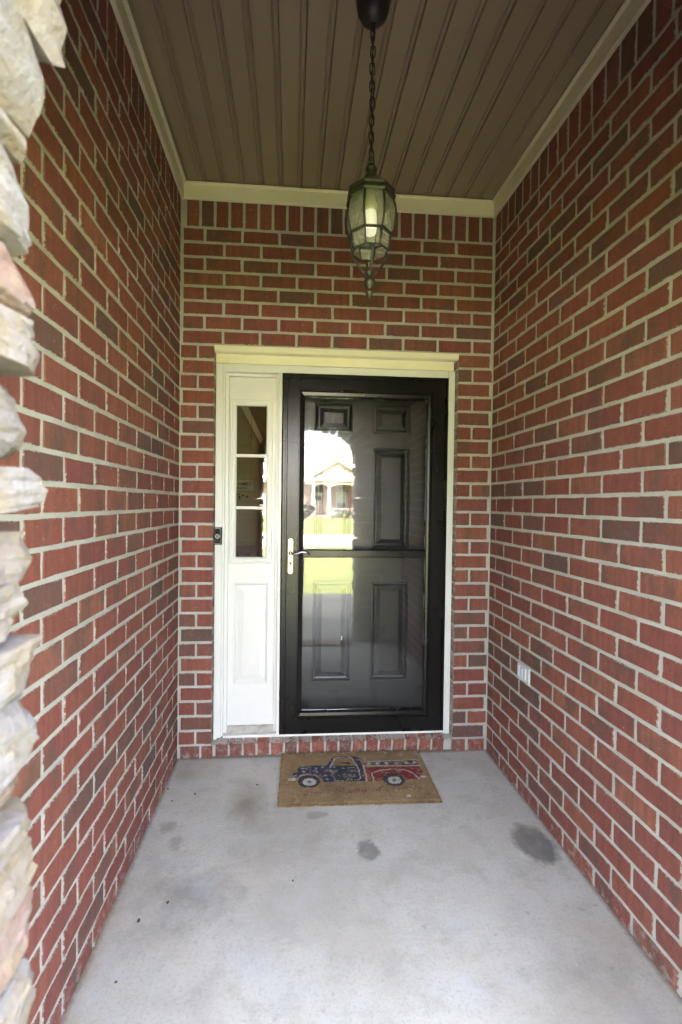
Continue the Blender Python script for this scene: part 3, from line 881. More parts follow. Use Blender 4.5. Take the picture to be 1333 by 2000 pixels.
    for sx_, sy_ in [(.48, .3304), (.5293, .3297), (.581, .3299), (.6369, .3311), (.6914, .3323), (.7354, .3325)]: put(star(sx_, sy_, .0175), WHT, .86)
    put(seg([(.484, .1643), (.4838, .2402), (.528, .2641), (.6108, .2743), (.6689, .2621), (.7048, .2306), (.7242, .1782)], .0034), WHT, .85)
    for cx_, cy_ in ((.1502, .1795), (.5915, .177)):
        put(ell(cx_, cy_, .0605, .0600), WHT, .55) if cx_ > .5 else None
        put(ell(cx_, cy_, .0575, .0565), BLK, .95)
        put(ell(cx_ + .002, cy_ - .006, .0345, .0325), WHT, .97)
        put(star(cx_ + .002, cy_ - .006, .0165), BLK, .95)
    put(ell(.7506, .1965, .0185, .0095), WHT, .95)
    put(ell(.6354, .0378, .012, .010), (.5, .49, .45), .8)
    # worn red lettering along the front edge
    cu = bpy.data.curves.new('print', 'FONT'); cu.body = 'Sweet Land of Liberty'; cu.size = .062; cu.shear = .35; cu.align_x = 'LEFT'; cu.offset = .0008
    ob = bpy.data.objects.new('print', cu); COL.objects.link(ob)
    dg = bpy.context.evaluated_depsgraph_get(); dg.update(); tm = ob.evaluated_get(dg).to_mesh(); tm.calc_loop_triangles()
    V = np.array([v.co[:2] for v in tm.vertices]); T = np.array([t.vertices[:] for t in tm.loop_triangles])
    V = (V - V.min(0)) / (V.max(0) - V.min(0)) * np.array([.615, .062]) + np.array([.118, .046]); V[:, 1] += (V[:, 0] - .118) * .045
    tmask = np.zeros(X.shape, bool)
    for t in T:
        a, b2, c2 = V[t]; lo = np.minimum(np.minimum(a, b2), c2); hi = np.maximum(np.maximum(a, b2), c2)
        i0, i1 = max(0, int(lo[0] / MW * nx) - 2), min(nx, int(hi[0] / MW * nx) + 3); j0, j1 = max(0, int(lo[1] / MH * ny) - 2), min(ny, int(hi[1] / MH * ny) + 3)
        if i1 <= i0 or j1 <= j0: continue
        x_, y_ = X[j0:j1, i0:i1], Y[j0:j1, i0:i1]
        def ed(p_, q_): return (q_[0] - p_[0]) * (y_ - p_[1]) - (q_[1] - p_[1]) * (x_ - p_[0])
        e0, e1, e2 = ed(a, b2), ed(b2, c2), ed(c2, a)
        tmask[j0:j1, i0:i1] |= ((e0 >= 0) & (e1 >= 0) & (e2 >= 0)) | ((e0 <= 0) & (e1 <= 0) & (e2 <= 0))
    ob.evaluated_get(dg).to_mesh_clear(); bpy.data.objects.remove(ob); bpy.data.curves.remove(cu)
    put(tmask, (.17, .055, .055), .66)
    # pale dust and debris near the wall and right end
    d = (wear > 1.02 - .20 * np.clip((Y - .36) / .1, 0, 1) - .10 * np.clip((X - .6) / .2, 0, 1))
    img[d] = img[d] * .4 + np.array([.42, .39, .33]) * .6
    return img


RX, RY = 632, 370
IMG = raster(RX, RY)
mat_root = thing('doormat', 'worn tan coir doormat printed with a blue and red pickup truck', 'doormat', (-.048, 2.233, .001), R(-.9))
M_COIR, nt, b = new_mat('printed_coir')
at = nt.nodes.new('ShaderNodeAttribute'); at.attribute_name = 'print'
nt.links.new(at.outputs['Color'], b.inputs['Base Color']); b.inputs['Roughness'].default_value = .95; b.inputs['Specular IOR Level'].default_value = .15
gx, gy = 198, 116
vs = []; cl = []
rs = random.Random(5)
def matcol(x, y):
    return IMG[min(RY - 1, max(0, int(y / MH * RY))), min(RX - 1, max(0, int(x / MW * RX)))]
for j in range(gy + 1):
    for i in range(gx + 1):
        x, y = MW * i / gx, MH * j / gy
        e = min(x, MW - x, y, MH - y)
        jx = .004 * noise.noise(Vector((y * 30, 3, 1))) if (i == 0 or i == gx) else 0
        jy = .004 * noise.noise(Vector((x * 30, 7, 1))) if (j == 0 or j == gy) else 0
        vs.append((x + jx, y + jy, .016 + .0035 * noise.noise(Vector((x * 6, y * 6, 0))) * .5 + .0016 * noise.noise(Vector((x * 120, y * 120, 0))) - (.006 if e < .002 else .002 if e < .006 else 0)))
        cl.append(matcol(x, y))
fs = [(j * (gx + 1) + i, j * (gx + 1) + i + 1, (j + 1) * (gx + 1) + i + 1, (j + 1) * (gx + 1) + i) for j in range(gy) for i in range(gx)]
rim = [i for i in range(gx + 1)] + [(k + 1) * (gx + 1) - 1 for k in range(1, gy + 1)] + [gy * (gx + 1) + i for i in range(gx - 1, -1, -1)] + [k * (gx + 1) for k in range(gy - 1, 0, -1)]
b0 = len(vs)
for k in rim: vs.append((vs[k][0], vs[k][1], 0)); cl.append(np.array([.20, .13, .06]))
for a in range(len(rim)):
    c_ = (a + 1) % len(rim); fs.append((rim[a], rim[c_], b0 + c_, b0 + a))


def colored(name, vs, fs, cl, mat, parent, smooth=False):
    me = mesh_from(name, vs, fs, mat, smooth, recalc=False)
    ca = me.color_attributes.new('print', 'FLOAT_COLOR', 'POINT')
    ar = np.ones((len(vs), 4), np.float32); ar[:, :3] = np.clip(np.array(cl), 0, 1); ca.data.foreach_set('color', ar.ravel())
    return link(name, me, parent)


colored('mat_body', vs, fs, cl, M_COIR, mat_root, True)
vs = []; fs = []; cl = []
for i in range(30000):                                    # coir tufts standing and lying on the mat, in the colours of the print
    edge = i < 3200
    if edge:
        t = rs.random() * 2 * (MW + MH)
        if t < MW: x, y = t, -.001
        elif t < MW + MH: x, y = MW + .001, t - MW
        elif t < 2 * MW + MH: x, y = t - MW - MH, MH + .001
        else: x, y = -.001, t - 2 * MW - MH
        z = rs.uniform(.001, .016)
    else: x, y, z = rs.uniform(0, MW), rs.uniform(0, MH), .0155
    a = rs.uniform(0, 6.283); ln = rs.uniform(.003, .012); h = rs.uniform(.0005, .0055)
    dx, dy_ = math.cos(a) * ln, math.sin(a) * ln * .7; wx, wy = -math.sin(a) * .0008, math.cos(a) * .0008
    b0 = len(vs)
    vs += [(x - wx, y - wy, z), (x + wx, y + wy, z), (x + dx, y + dy_, z + h)]; fs.append((b0, b0 + 1, b0 + 2))
    c_ = matcol(x, y) * rs.uniform(.7, 1.35); cl += [c_, c_, c_ * 1.15]
tag(colored('coir_pile', vs, fs, cl, M_COIR, mat_root), kind='stuff')

# ------------------------------------------------------------------ stone front wall with its arched opening
def stone_material():
    m, nt, b = new_mat('split_ledge_stone')
    p = pos(nt)
    rnd = nt.nodes.new('ShaderNodeObjectInfo').outputs['Random']
    base = ramp(nt, rnd, [(0, (0.219, 0.196, 0.194)), (.2, (0.223, 0.185, 0.162)), (.4, (0.209, 0.191, 0.198)), (.55, (0.233, 0.206, 0.200)), (.7, (0.219, 0.176, 0.153)), (.82, (0.233, 0.142, 0.122)), (1, (0.209, 0.181, 0.167))])
    c = mix(nt, mapr(nt, tnoise(nt, p, 13, 6, .65), .46, .60, 0, .8), base, (.225, .175, .12))
    c = mix(nt, mapr(nt, tnoise(nt, scaled(nt, p, (1, 1, 2.5)), 12, 5, .6), .5, .72, 0, .6), c, (.26, .25, .245))
    c = mix(nt, mapr(nt, tnoise(nt, p, 48, 6, .75), .52, .68, 0, .65), c, (.13, .11, .09))
    nt.links.new(c, b.inputs['Base Color']); b.inputs['Roughness'].default_value = .9; b.inputs['Specular IOR Level'].default_value = .25
    bump(nt, b, math_(nt, 'ADD', tnoise(nt, p, 45, 7, .65), math_(nt, 'MULTIPLY', tnoise(nt, scaled(nt, p, (30, 30, 140)), 1, 3), .5)), .9, .008)
    return m


M_STONE = stone_material()


def stone_mesh(seed, sx, sy_, sz, cuts, amp):
    bm = bmesh.new(); bmesh.ops.create_cube(bm, size=1)
    bmesh.ops.subdivide_edges(bm, edges=bm.edges[:], cuts=cuts, use_grid_fill=True)
    o = Vector((seed * 7.31, seed * 3.17, seed * 1.7))
    rr = random.Random(seed)
    cuts_ = []                                                       # split planes that chip the corners and edges off
    for k in range(20):
        n_ = Vector((rr.choice((-1, 1)) * rr.uniform(.5, 1), rr.choice((-1, 1)) * rr.uniform(0, .9), rr.choice((-1, 1)) * rr.uniform(.1, .9))).normalized()
        e_ = abs(n_.x) * sx / 2 + abs(n_.y) * sy_ / 2 + abs(n_.z) * sz / 2
        cuts_.append((n_, e_ - rr.uniform(.002, .024)))
    lean = rr.uniform(-.16, .16); lean2 = rr.uniform(-.2, .2)
    chip = min(sx, sy_, sz) / (cuts + 1) * .34
    for v in bm.verts:
        q = v.co * 2
        P = Vector((q.x * sx / 2, q.y * sy_ / 2, q.z * sz / 2))
        for n_, e_ in cuts_:
            t = P.dot(n_) - e_
            if t > 0: P -= n_ * t
        n1 = noise.noise_vector(P * 11 + o); n2 = noise.noise_vector(P * 34 + o * 2)
        lay = noise.noise(Vector((P.x * 9, P.y * 9, P.z * 60)) + o)
        d = n1 * amp * .36 + n2 * amp * .22 + Vector((rr.uniform(-1, 1), rr.uniform(-1, 1), rr.uniform(-1, 1))) * chip
        d.z *= min(1, sz / .09) * .7
        P = P + d
        P.x += math.copysign(1, P.x) * lay * amp * .5 + lean * P.z
        P.y += math.copysign(1, P.y) * lay * amp * .3 + lean2 * P.z
        v.co = P
    bmesh.ops.recalc_face_normals(bm, faces=bm.faces)
    me = bpy.data.meshes.new('stone'); bm.to_mesh(me); bm.free(); me.materials.append(M_STONE)
    me.polygons.foreach_set('use_smooth', [True] * len(me.polygons))
    me.set_sharp_from_angle(angle=R(11))
    return me


arch = thing('stone_wall', 'pale split stone wall with an arched opening at the front of the porch', 'wall', (0, 0, 0))
AX0, AX1 = -.312, .672              # faces of the stones in the opening
AXC, ASP, AAP = (AX0 + AX1) / 2, 1.88, 2.235


def arch_pts(off, n=14):
    """outline of the opening, widened by off, from left foot over the top to right foot"""
    h = (AX1 - AX0) / 2 + off; v = AAP - ASP + off
    pts = [(AXC - h, -.05)]
    for k in range(n + 1):
        a = math.pi * (1 - k / n)
        pts.append((AXC + h * math.copysign(abs(math.cos(a)) ** .8, math.cos(a)), ASP + v * math.sin(a) ** .8))
    pts.append((AXC + h, -.05))
    return pts


core = arch_pts(.06)
WX0, WX1, WZ = -6.0, 7.0, 3.42
g = MB()
for y in (YF0 + .05, YF1 - .02):
    vs = [(x, y, z) for x, z in core]
    n = len(vs)
    # left block, right block, and strips up to the wall top
    g.add([(WX0, y, -.05), vs[0], (vs[1][0], y, vs[1][2]), (vs[1][0], y, WZ), (WX0, y, WZ)], [(0, 1, 2, 3, 4)])
    g.add([vs[-1], (WX1, y, -.05), (WX1, y, WZ), (vs[-2][0], y, WZ), (vs[-2][0], y, vs[-2][2])], [(0, 1, 2, 3, 4)])
    for k in range(1, n - 2):
        g.add([vs[k], vs[k + 1], (vs[k + 1][0], y, WZ), (vs[k][0], y, WZ)], [(0, 1, 2, 3)])
g.loops([[(x, YF0 + .05, z) for x, z in core], [(x, YF1 - .02, z) for x, z in core]], closed=False)
g.box(WX0 - .02, WX0, YF0 + .05, YF1 - .02, -.05, WZ).box(WX1, WX1 + .02, YF0 + .05, YF1 - .02, -.05, WZ)
g.build('wall_core', M_MORTAR, arch)
# left jamb, measured one by one
ST = [(2.0671, 2.0084, -.2942), (2.0055, 1.9406, -.300), (1.9393, 1.8741, -.3005), (1.8713, 1.8362, -.3069), (1.8338, 1.7329, -.3056), (1.7269, 1.656, -.3049), (1.654, 1.5925, -.2924), (1.5869, 1.4994, -.3142), (1.4822, 1.4301, -.304), (1.4139, 1.3547, -.3111), (1.3516, 1.2847, -.3104), (1.2789, 1.2223, -.2996), (1.2198, 1.1402, -.2989), (1.1368, 1.0906, -.315), (1.0899, 1.0549, -.294), (1.0491, .9777, -.3089), (.9777, .9085, -.3077), (.9068, .8599, -.3016), (.8578, .7919, -.2991), (.789, .7339, -.3026)]
z = .728
while z > .03:
    h = min(rng.uniform(.05, .10), z); ST.append((z, z - h + .012, -.305 + rng.uniform(-.01, .008))); z -= h
for i, (z1, z0, xt) in enumerate(ST):
    big = i < 21
    w = rng.uniform(.22, .34); dp = .285 + rng.uniform(-.02, .0)
    me = stone_mesh(20 + i, w, dp, (z1 - z0) - .001, 9 if big else 5, .0095)
    xmax = max(v.co.x for v in me.vertices)
    link('stone', me, arch, (xt - xmax + .001, YF0 + dp / 2 + .004 - rng.uniform(0, .012), (z0 + z1) / 2), (rng.uniform(-.05, .05), rng.uniform(-.02, .02), rng.uniform(-.04, .04)))
POOL = [stone_mesh(200 + i, .26, .24, .075, 4, .006) for i in range(10)]
# right jamb
z = 0
while z < 1.93:
    h = rng.uniform(.055, .11); w = rng.uniform(.2, .34)
    link('stone', rng.choice(POOL), arch, (AX1 + w / 2 + rng.uniform(-.010, .012), (YF0 + YF1) / 2, z + h / 2), (rng.uniform(-.05, .05), rng.uniform(-.06, .06), rng.uniform(-.04, .04)), (w / .26, 1.13, (h - .008) / .075)); z += h
# arch ring
ring = arch_pts(.045, 18)[1:-1]
acc = 0
for k in range(len(ring) - 1):
    (xa, za), (xb2, zb2) = ring[k], ring[k + 1]
    L = math.hypot(xb2 - xa, zb2 - za); a = math.atan2(zb2 - za, xb2 - xa)
    mx_, mz_ = (xa + xb2) / 2, (za + zb2) / 2; off = .055 + rng.uniform(-.012, .010)
    link('stone', rng.choice(POOL), arch, (mx_ - math.sin(a) * off, (YF0 + YF1) / 2, mz_ + math.cos(a) * off), (rng.uniform(-.05, .05), -a + rng.uniform(-.1, .1), 0), ((L - .006) / .26, 1.13, .20 / .075))
# face of the wall towards the garden
def hole(x0, x1, z0, z1):
    for xx in (x0, (x0 + x1) / 2, x1):
        if AX0 - .27 < xx < AX1 + .27 and z0 < 2.46: return True
    return False
z = -.02
n_st = 0
while z < 2.9:
    h = rng.uniform(.07, .14); x = -1.5 + rng.uniform(-.1, .1)
    while x < 1.9:
        w = rng.uniform(.2, .42)
        if not hole(x, x + w, z, z + h) and n_st < 230:
            link('stone', rng.choice(POOL), arch, (x + w / 2, YF0 + .06, z + h / 2), (0, rng.uniform(-.03, .03), rng.uniform(-.04, .04)), ((w - .012) / .26, .55, (h - .010) / .075)); n_st += 1
        x += w
    z += h

# ------------------------------------------------------------------ the rest of the house (roof, shell, hall behind the door)
house = thing('brick_house', 'brick house with grey shingle roof that the porch belongs to', 'house', (0, 0, 0))
M_SHING = plain('grey_shingles', (.10, .095, .09), .95, .25, 6, .6, .004, bscale=60)
M_FAR = plain('far_brick', (.22, .075, .055), .9, .25, 12, .4)
rf = MB()
for s, y0 in ((1, -.10), (-1, 7.95)):
    ym = 3.93
    rf.loops([[(x, y0, 3.42), (x, ym, 6.0), (x, ym, 6.12), (x, y0, 3.54)] for x in (-6.4, 7.4)], True, True)
rf.build('roof', M_SHING, house)
MB().box(-6.4, 7.4, -.09, YF0 + .05, 3.37, 3.42).build('soffit', M_SOFFIT, house)
MB().box(-6.4, 7.4, -.125, -.10, 3.37, 3.56).build('fascia', M_TRIM, house)
for x0 in (-6.0, 6.9):
    w_ = MB(); w_.box(x0, x0 + .1, YF1 - .02, 7.8, -.1, 3.42)
    w_.add([(x0 + .05, -.05, 3.43), (x0 + .05, 7.9, 3.43), (x0 + .05, 3.93, 6.0)], [(0, 1, 2)])
    w_.build('side_wall', M_FAR, house)
rw = MB(); rw.box(-6, 1.7, 7.7, 7.8, -.1, 3.42); rw.box(2.6, 7, 7.7, 7.8, -.1, 3.42); rw.box(1.7, 2.6, 7.7, 7.8, 1.9, 3.42); rw.box(1.7, 2.6, 7.7, 7.8, -.1, .9); rw.build('rear_wall', M_FAR, house)  # unseen window opening added here to let daylight into the hall
M_HALL = plain('hall_paint', (.21, .185, .11), .7, .05, 3, .1)
hl = MB()
hl.box(-.60, -.50, D + .24, 7.69, .05, 2.6); hl.box(3.3, 3.4, D + .24, 7.69, .05, 2.6)
hl.box(-.499, 1.3, 7.55, 7.65, .05, 2.6); hl.box(-.6, 3.4, D + .245, 7.69, 2.44, 2.6); hl.box(1.25, 3.3, D + .245, D + .35, .05, 2.44)
hl.build('hall_walls', M_HALL, house)
MB().box(-.6, 3.4, D + .2, 7.69, -.05, .085).build('hall_floor', plain('hall_wood_floor', (.26, .15, .08), .4, .3, 5, .1), house)
pr = [(0, 2.375), (.008, 2.375), (.010, 2.386), (.016, 2.392), (.024, 2.412), (.030, 2.425), (.042, 2.430), (.042, 2.4395), (0, 2.4395)]
MB().loops([[(-.4995 + d, y, z) for d, z in pr] for y in (D + .25, 7.549)], True, True).build('crown_moulding', M_WHITE, house)

sg = thing('hall_sign', 'cream hanging sign with dark FAMILY lettering inside the sidelight', 'sign', (-.415, 4.0, 1.60))
MB().box(-.13, .095, -.004, .004, -.055, .03, .002).build('sign_board', plain('cream_card', (.62, .55, .38), .7), sg)
M_INK = plain('dark_ink', (.02, .018, .015), .6, .05)
def lettering(body, size, x, z, parent, shear=0):
    cu = bpy.data.curves.new('lettering', 'FONT'); cu.body = body; cu.size = size; cu.extrude = .0006; cu.align_x = 'CENTER'; cu.shear = shear; cu.offset = .0004
    o = bpy.data.objects.new('lettering', cu); COL.objects.link(o)
    dg = bpy.context.evaluated_depsgraph_get(); me = bpy.data.meshes.new_from_object(o.evaluated_get(dg)); bpy.data.objects.remove(o)
    me.materials.clear(); me.materials.append(M_INK)
    return link('lettering', me, parent, (x, -.0052, z), (math.pi / 2, 0, 0))
lettering('OUR FAMILY', .034, -.020, -.010, sg); lettering('celebrations', .026, -.02, -.040, sg, .4)
for x, z in ((-.055, -.088), (-.03, -.085), (-.018, -.105), (.045, -.105), (-.018, -.122), (.01, -.095)):
    MB().tube([(x, -.001, z), (x, .001, z)], .008, 10).build('paper_dot', M_INK, sg)
for x in (-.11, .075): MB().tube([(x, 0, .03), (x, 0, .839)], .0012, 5).build('cord', M_INK, sg)
M_PINK = plain('rosewood_chair', (.30, .17, .14), .5, .2, 20, .1)
ch = thing('hall_chair', 'brown wooden chair in the hall behind the sidelight glass', 'chair', (-.28, 3.55, .085))
MB().box(-.2, .2, 0, .38, .42, .45, .01).build('seat', M_PINK, ch)
for x in (-.19, .19):
    MB().box(x - .018, x + .018, -.02, .015, 0, .985, .004).build('leg', M_PINK, ch)
    MB().box(x - .018, x + .018, .34, .376, 0, .42, .004).build('leg', M_PINK, ch)
MB().box(-.21, .21, -.02, .012, .985, 1.045, .006).build('top_rail', M_PINK, ch)
for x in (-.11, -.035, .04, .115): MB().box(x - .012, x + .012, -.012, .004, .45, .985, .003).build('spindle', M_PINK, ch)

# ------------------------------------------------------------------ across the street, seen in the storm door glass
nb = thing('neighbour_house', 'single storey brick house with cream gabled porch across the street', 'house', (0, -45, -.12))
M_NBR = plain('neighbour_brick', (.30, .20, .17), .9, .2, 4, .2)
M_CREAM = plain('cream_siding', (.60, .55, .40), .6, .06, 2, .1)
M_NROOF = plain('pale_shingles', (.34, .32, .30), .95, .12, 3, .3)
M_DARKWIN = plain('window_glass_dark', (.06, .09, .09), .12, .2, 2, 0)
M_GREENWIN = plain('window_blind_green', (.30, .42, .34), .5, .05, 2, 0)
q = MB(); q.box(-9, 14, -9, -2.2, 0, 3.9); q.build('wall', M_NBR, nb)
q = MB(); q.loops([[(-9.7, -1.5, 3.85), (-9.7, -5.6, 7.15), (-9.7, -9.7, 3.85)], [(14.7, -1.5, 3.85), (14.7, -5.6, 7.15), (14.7, -9.7, 3.85)]], True, True); q.build('roof', M_NROOF, nb)
q = MB(); q.loops([[(1.7, -1.0, 3.95), (5.01, -1.0, 6.1), (8.3, -1.0, 3.95)], [(1.7, -4.5, 3.95), (5.01, -4.5, 6.1), (8.3, -4.5, 3.95)]], True, True); q.build('gable', M_CREAM, nb)
for x0, x1 in ((1.35, 5.01), (8.65, 5.01)):
    MB().loops([[(x0, y, 3.85), (x1, y, 6.18), (x1, y, 6.40), (x0, y, 4.07)] for y in (-.7, -5.0)], True, True).build('gable_roof', M_TRIM, nb)
MB().box(4.83, 5.24, -1.0, -.94, 5.05, 5.7, .01).build('gable_vent', M_WHITE, nb)
q = MB(); q.loops([[(1.35, .35, 3.92), (8.3, .35, 3.92), (8.3, -1.02, 3.92), (1.35, -1.02, 3.92)], [(4.3, -.75, 5.05), (5.1, -.75, 5.05), (5.1, -1.02, 5.1), (4.3, -1.02, 5.1)]], True, True); q.build('porch_roof', M_NROOF, nb)
MB().box(1.4, 8.2, -.05, .25, 3.62, 3.95).build('porch_beam', M_CREAM, nb)
for (xc, xd) in ((2.35, 3.99), (3.99, 7.0)):
    pts = [(xc, 3.3)] + [(xc + (xd - xc) * t, 3.3 + .33 * math.sin(math.pi * t)) for t in (.1, .3, .5, .7, .9)] + [(xd, 3.3), (xd, 3.64), (xc, 3.64)]
    MB().loops([[(x, .0, z) for x, z in pts], [(x, .2, z) for x, z in pts]], True, True).build('arch_bracket', M_CREAM, nb)
for x in (2.3, 3.98, 7.0):
    MB().loops([[(x - w, .1 - w, z), (x + w, .1 - w, z), (x + w, .1 + w, z), (x - w, .1 + w, z)] for w, z in ((.21, 1.4), (.14, 3.6))], True, True).build('column', M_WHITE, nb)
    MB().box(x - .29, x + .29, -.2, .4, .12, 1.4).build('column_base', M_NBR, nb)
dn = MB().box(2.42, 3.42, -2.2, -2.12, .32, 2.75).build('door', M_WHITE, nb)
MB().box(2.4, 3.42, -2.2, -2.13, 2.8, 3.4).build('transom', M_DARKWIN, nb)
MB().box(2.6, 3.24, -2.12, -2.1, 1.9, 2.4).build('door_panel', M_DARKWIN, nb)
wnw = MB().box(4.95, 6.05, -2.2, -2.13, .42, 2.86).build('window', M_WHITE, nb)
MB().box(5.03, 5.97, -2.13, -2.11, 1.72, 2.78).build('pane', M_GREENWIN, wnw); MB().box(5.03, 5.97, -2.13, -2.11, .5, 1.66).build('pane', M_DARKWIN, wnw)
w2 = MB().box(5.05, 6.0, -2.2, -2.13, 3.1, 3.5).build('window', M_WHITE, nb); MB().box(5.12, 5.93, -2.13, -2.11, 3.15, 3.45).build('pane', M_DARKWIN, w2)
MB().box(1.3, 8.4, -2.2, .5, 0, .3).build('porch_deck', M_NBR, nb)
MB().box(2.2, 3.6, .5, .95, 0, .15).build('step', M_NBR, nb)
q = MB(); q.box(4.3, 6.8, .2, .26, 1.0, 1.08); q.box(4.3, 6.8, .2, .26, .42, .48)
for k in range(18): q.box(4.32 + k * .145, 4.345 + k * .145, .21, .25, .48, 1.0)
q.build('porch_railing', M_WHITE, nb)

nb2 = thing('far_house', 'cream gabled house rising behind the brick house across the street', 'house', (0, -60, -.1))
MB().box(4.6, 13, -8, 0, 0, 8.1).build('wall', M_CREAM, nb2)
MB().loops([[(4.0, .5, 8.1), (6.9, .5, 10.6), (9.8, .5, 8.1)], [(4.0, -9, 8.1), (6.9, -9, 10.6), (9.8, -9, 8.1)]], True, True).build('roof', M_NROOF, nb2)

mbx = thing('mailbox', 'grey kerbside mailbox on a wooden post across the lawn', 'mailbox', (2.08, -18.5, -.1))
MB().box(-.05, .05, -.05, .05, 0, .95).build('post', plain('grey_wood', (.2, .17, .14), .9), mbx)
pf = [(-.09, .95), (.09, .95), (.09, 1.08)] + [(.09 * math.cos(a), 1.08 + .09 * math.sin(a)) for a in (.5, 1, 1.57, 2.1, 2.6)] + [(-.09, 1.08)]
MB().loops([[(x, -.25, z) for x, z in pf], [(x, .25, z) for x, z in pf]], True, True).build('box', plain('grey_tin', (.22, .23, .24), .4), mbx)

M_LEAF = plain('foliage', (.06, .11, .03), .8, .35, 3, 0)
M_BARK = plain('bark', (.12, .09, .065), .95, .3, 12, .6, .01)
def foliage(n, c, r, size, seed):
    rr = random.Random(seed); vs = []; fs = []
    lobes = [(Vector((rr.gauss(0, .45), rr.gauss(0, .45), rr.gauss(0, .4))), rr.uniform(.35, .6)) for _ in range(9)]
    for i in range(n):
        lc, lr = rr.choice(lobes); d = Vector((rr.gauss(0, 1), rr.gauss(0, 1), rr.gauss(0, 1))).normalized() * lr * rr.uniform(.6, 1.05)
        P = lc + d; P = Vector((c[0] + P.x * r[0], c[1] + P.y * r[1], c[2] + P.z * r[2]))
        u = Vector((rr.gauss(0, 1), rr.gauss(0, 1), rr.gauss(0, 1))).normalized(); w = u.cross(Vector((rr.gauss(0, 1), rr.gauss(0, 1), rr.gauss(0, 1)))).normalized()
        s = size * rr.uniform(.6, 1.3); b_ = len(vs)
        vs += [P - u * s, P + w * s * .5, P + u * s, P - w * s * .5]; fs.append((b_, b_ + 1, b_ + 2, b_ + 3))
    return vs, fs
for i, (x, y, h, lab) in enumerate(((-6.5, -30, 8.0, 'leafy green tree on the lawn across the street, left of the mailbox'), (-16, -40, 10, 'tall green tree far to the left beyond the street'))):
    t = thing('leafy_tree', lab, 'tree', (x, y, -.1), 0, 'trees across the street')
    tk = MB(); tk.tube([(0, 0, 0), (.1, 0, h * .25), (0, .1, h * .55), (.1, 0, h * .8)], [.25, .18, .12, .05], 8)
    for k in range(5): a = k * 1.3; tk.tube([(0, 0, h * (.3 + .06 * k)), (math.cos(a) * h * .2, math.sin(a) * h * .2, h * (.5 + .06 * k))], [.09, .03], 6)
    tk.build('trunk', M_BARK, t)
    v_, f__ = foliage(5000, (0, 0, h * .65), (h * .42, h * .42, h * .4), .16, 40 + i)
    link('crown', mesh_from('crown', v_, f__, M_LEAF, recalc=False), t)
for i, (x, w) in enumerate(((5.0, .5), (5.85, .6))):
    v_, f__ = foliage(900, (0, 0, .28), (w, .4, .35), .05, 70 + i)
    t = tag(link('low_shrub', mesh_from('low_shrub', v_, f__, M_LEAF, recalc=False), None, (x, -44.1, -.12)), ('low green shrub by the porch, nearer the column', 'low green shrub under the window across the street')[i], 'shrub', 'shrubs before the far porch')

# ------------------------------------------------------------------ small litter on the concrete
M_DRY = plain('dry_leaf', (.10, .065, .035), .9, .3, 60, .2)
labs = ['dead leaf scrap against the left brick wall', 'tan leaf scrap near the left back corner', 'brown leaf scrap left of the doormat', 'dark crumb on the concrete left of the brown stain', 'dark speck on the bare concrete in the middle of the floor', 'dark sliver on the grey stain at left', 'grey chip near the left wall at the lower grey stain', 'dark crumb close to the left wall near the front']
for (x, y, s), lab in zip(((-.605, 2.41, .010), (-.46, 2.36, .010), (-.16, 2.42, .011), (-.56, 2.31, .008), (.02, 1.79, .007), (-.43, 1.72, .010), (-.51, 1.65, .011), (-.51, 1.44, .006)), labs):
    a = rng.uniform(0, 6.28); vs = []
    for k in range(7):
        t = 2 * math.pi * k / 7; vs.append((.75 * s * math.cos(t) * rng.uniform(.7, 1.2), s * .5 * math.sin(t) * rng.uniform(.7, 1.2), .001 + .0025 * rng.random()))
    vs2 = [(x_, y_, z_ + .001) for x_, y_, z_ in vs]
    tag(MB().loops([vs, vs2], True, True).build('leaf_scrap', M_DRY, None, loc=(x, y, .0005), rot=(0, 0, a)), lab, 'leaf', 'leaf scraps on the porch floor')

# ------------------------------------------------------------------ the photographer, standing under the eave and caught in the door glass
pv, pe, prad = [], [], []
def pj(c, r, parent=None):
    pv.append(c); prad.append(r); i = len(pv) - 1
    if parent is not None: pe.append((parent, i))
    return i
pel = pj((0, -.41, .86), (.125, .10))
spn = pj((0, -.39, 1.04), (.115, .09), pel)
che = pj((0, -.345, 1.22), (.135, .10), spn)
nkb = pj((0, -.30, 1.325), (.062, .06), che)
nck = pj((0, -.275, 1.385), (.048, .05), nkb)
hd0 = pj((0, -.245, 1.455), (.068, .082), nck)
hd1 = pj((0, -.24, 1.53), (.072, .09), hd0)
hd2 = pj((0, -.245, 1.585), (.045, .055), hd1)
for sx, elb, wri, pal in ((1, (.262, -.20, 1.385), (.105, -.095, 1.425), (.085, -.055, 1.44)), (-1, (-.19, -.17, 1.15), (-.075, -.075, 1.345), (-.045, -.05, 1.385))):
    shd = pj((sx * .155, -.315, 1.30), .055, che)
    el = pj(elb, .042, shd); m_ = tuple((a + b) / 2 for a, b in zip(elb, wri))
    fa = pj(m_, .036, el); wr = pj(wri, .024, fa); pj(pal, .028, wr)
    hip = pj((sx * .095, -.41, .80), .088, pel); kn = pj((sx * .105, -.39, .46), .058, hip); cf = pj((sx * .108, -.42, .30), .056, kn)
    an = pj((sx * .11, -.43, .09), .036, cf); pj((sx * .125, -.29, .045), (.04, .03), an)
pm = bpy.data.meshes.new('person'); pm.from_pydata(pv, pe, [])
po = bpy.data.objects.new('person', pm); COL.objects.link(po)
po.modifiers.new('skin', 'SKIN')
if not pm.skin_vertices: pm.attributes
for i, sv_ in enumerate(pm.skin_vertices[0].data):
    r_ = prad[i]; sv_.radius = r_ if isinstance(r_, tuple) else (r_, r_)
    sv_.use_root = (i == 0)
sb_ = po.modifiers.new('sub', 'SUBSURF'); sb_.levels = 2; sb_.render_levels = 2
dg = bpy.context.evaluated_depsgraph_get(); dg.update()
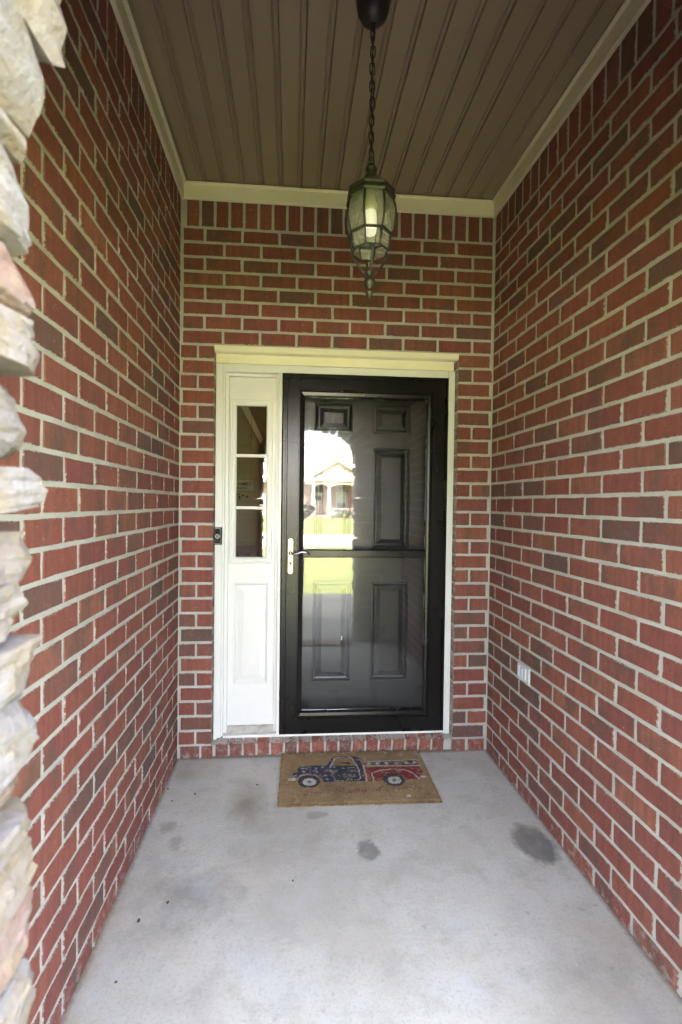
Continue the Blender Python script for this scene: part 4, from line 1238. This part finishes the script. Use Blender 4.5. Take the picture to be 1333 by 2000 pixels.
body = bpy.data.meshes.new_from_object(po.evaluated_get(dg)); po.modifiers.clear()
bm = bmesh.new(); bm.from_mesh(body)
fg = MB()
for (bx, by, bz), dirs in (((.085, -.05, 1.44), [((-.6, .75, .1), .052), ((-.75, .6, .0), .056), ((-.8, .5, -.15), .052), ((-.8, .4, -.3), .042), ((-.5, -.3, .7), .04)]), ((-.045, -.045, 1.39), [((.75, .5, .3), .052), ((.8, .35, .3), .056), ((.85, .2, .3), .052), ((.85, .0, .3), .042), ((.1, .6, .7), .04)])):
    for k, (d, L) in enumerate(dirs):
        d = Vector(d).normalized(); p0_ = Vector((bx, by, bz)) + Vector((0, 0, .012 - .009 * k if k < 4 else .01))
        fg.tube([p0_, p0_ + d * L * .45, p0_ + d * L * .8 + Vector((0, 0, .003)), p0_ + d * L], [.0095, .009, .008, .005], 8)
fg.tube([(0, -.165, 1.505), (0, -.145, 1.478), (0, -.152, 1.468)], [.006, .013, .008], 8)
for sx in (-1, 1): fg.tube([(sx * .070, -.235, 1.515), (sx * .082, -.245, 1.50), (sx * .074, -.238, 1.465)], [.008, .014, .007], 8)
fm = fg.mesh('fingers', None); bm.from_mesh(fm)
bm.to_mesh(body); bm.free()
po.data = body
M_SKIN = plain('skin', (.42, .25, .18), .5, .08, 30, .1); M_SHIRT = plain('grey_shirt', (.085, .085, .09), .9, .1, 60, .3); M_TROU = plain('dark_trousers', (.03, .035, .05), .9, .15, 60, .3); M_SHOE = plain('shoe', (.05, .045, .04), .6, .1)
body.materials.clear()
for m_ in (M_SKIN, M_SHIRT, M_TROU, M_SHOE): body.materials.append(m_)
for f in body.polygons:
    c_ = f.center; f.use_smooth = True
    arm_skin = (c_.y > -.135 and c_.z > 1.2) 
    f.material_index = 3 if c_.z < .085 else 2 if c_.z < .88 else 0 if (arm_skin or (c_.z > 1.345 and abs(c_.x) < .12)) else 1
tag(po, 'person in a grey shirt holding a camera up, elbow mirrored in the storm door glass', 'person')
hr = MB(); hr.lathe([(.079, -.02), (.086, .02), (.082, .06), (.060, .092), (.025, .106), (.001, .108)], 18, (0, -.262, 1.50))
hr.build('hair', plain('brown_hair', (.05, .032, .02), .6, .3, 80, .4), po)
pc = thing('photo_camera', 'black camera held up by the person in the grey shirt', 'camera', (0, -.085, 1.447))
MB().box(-.068, .068, -.035, .012, -.05, .042, .008).box(-.028, .028, -.040, .010, .040, .066, .008).build('camera_body', M_PLASTIC, pc)
MB().tube([(0, .010, 0), (0, .030, 0), (0, .031, 0), (0, .062, 0)], [.036, .036, .039, .039], 24).build('lens', M_PLASTIC, pc)
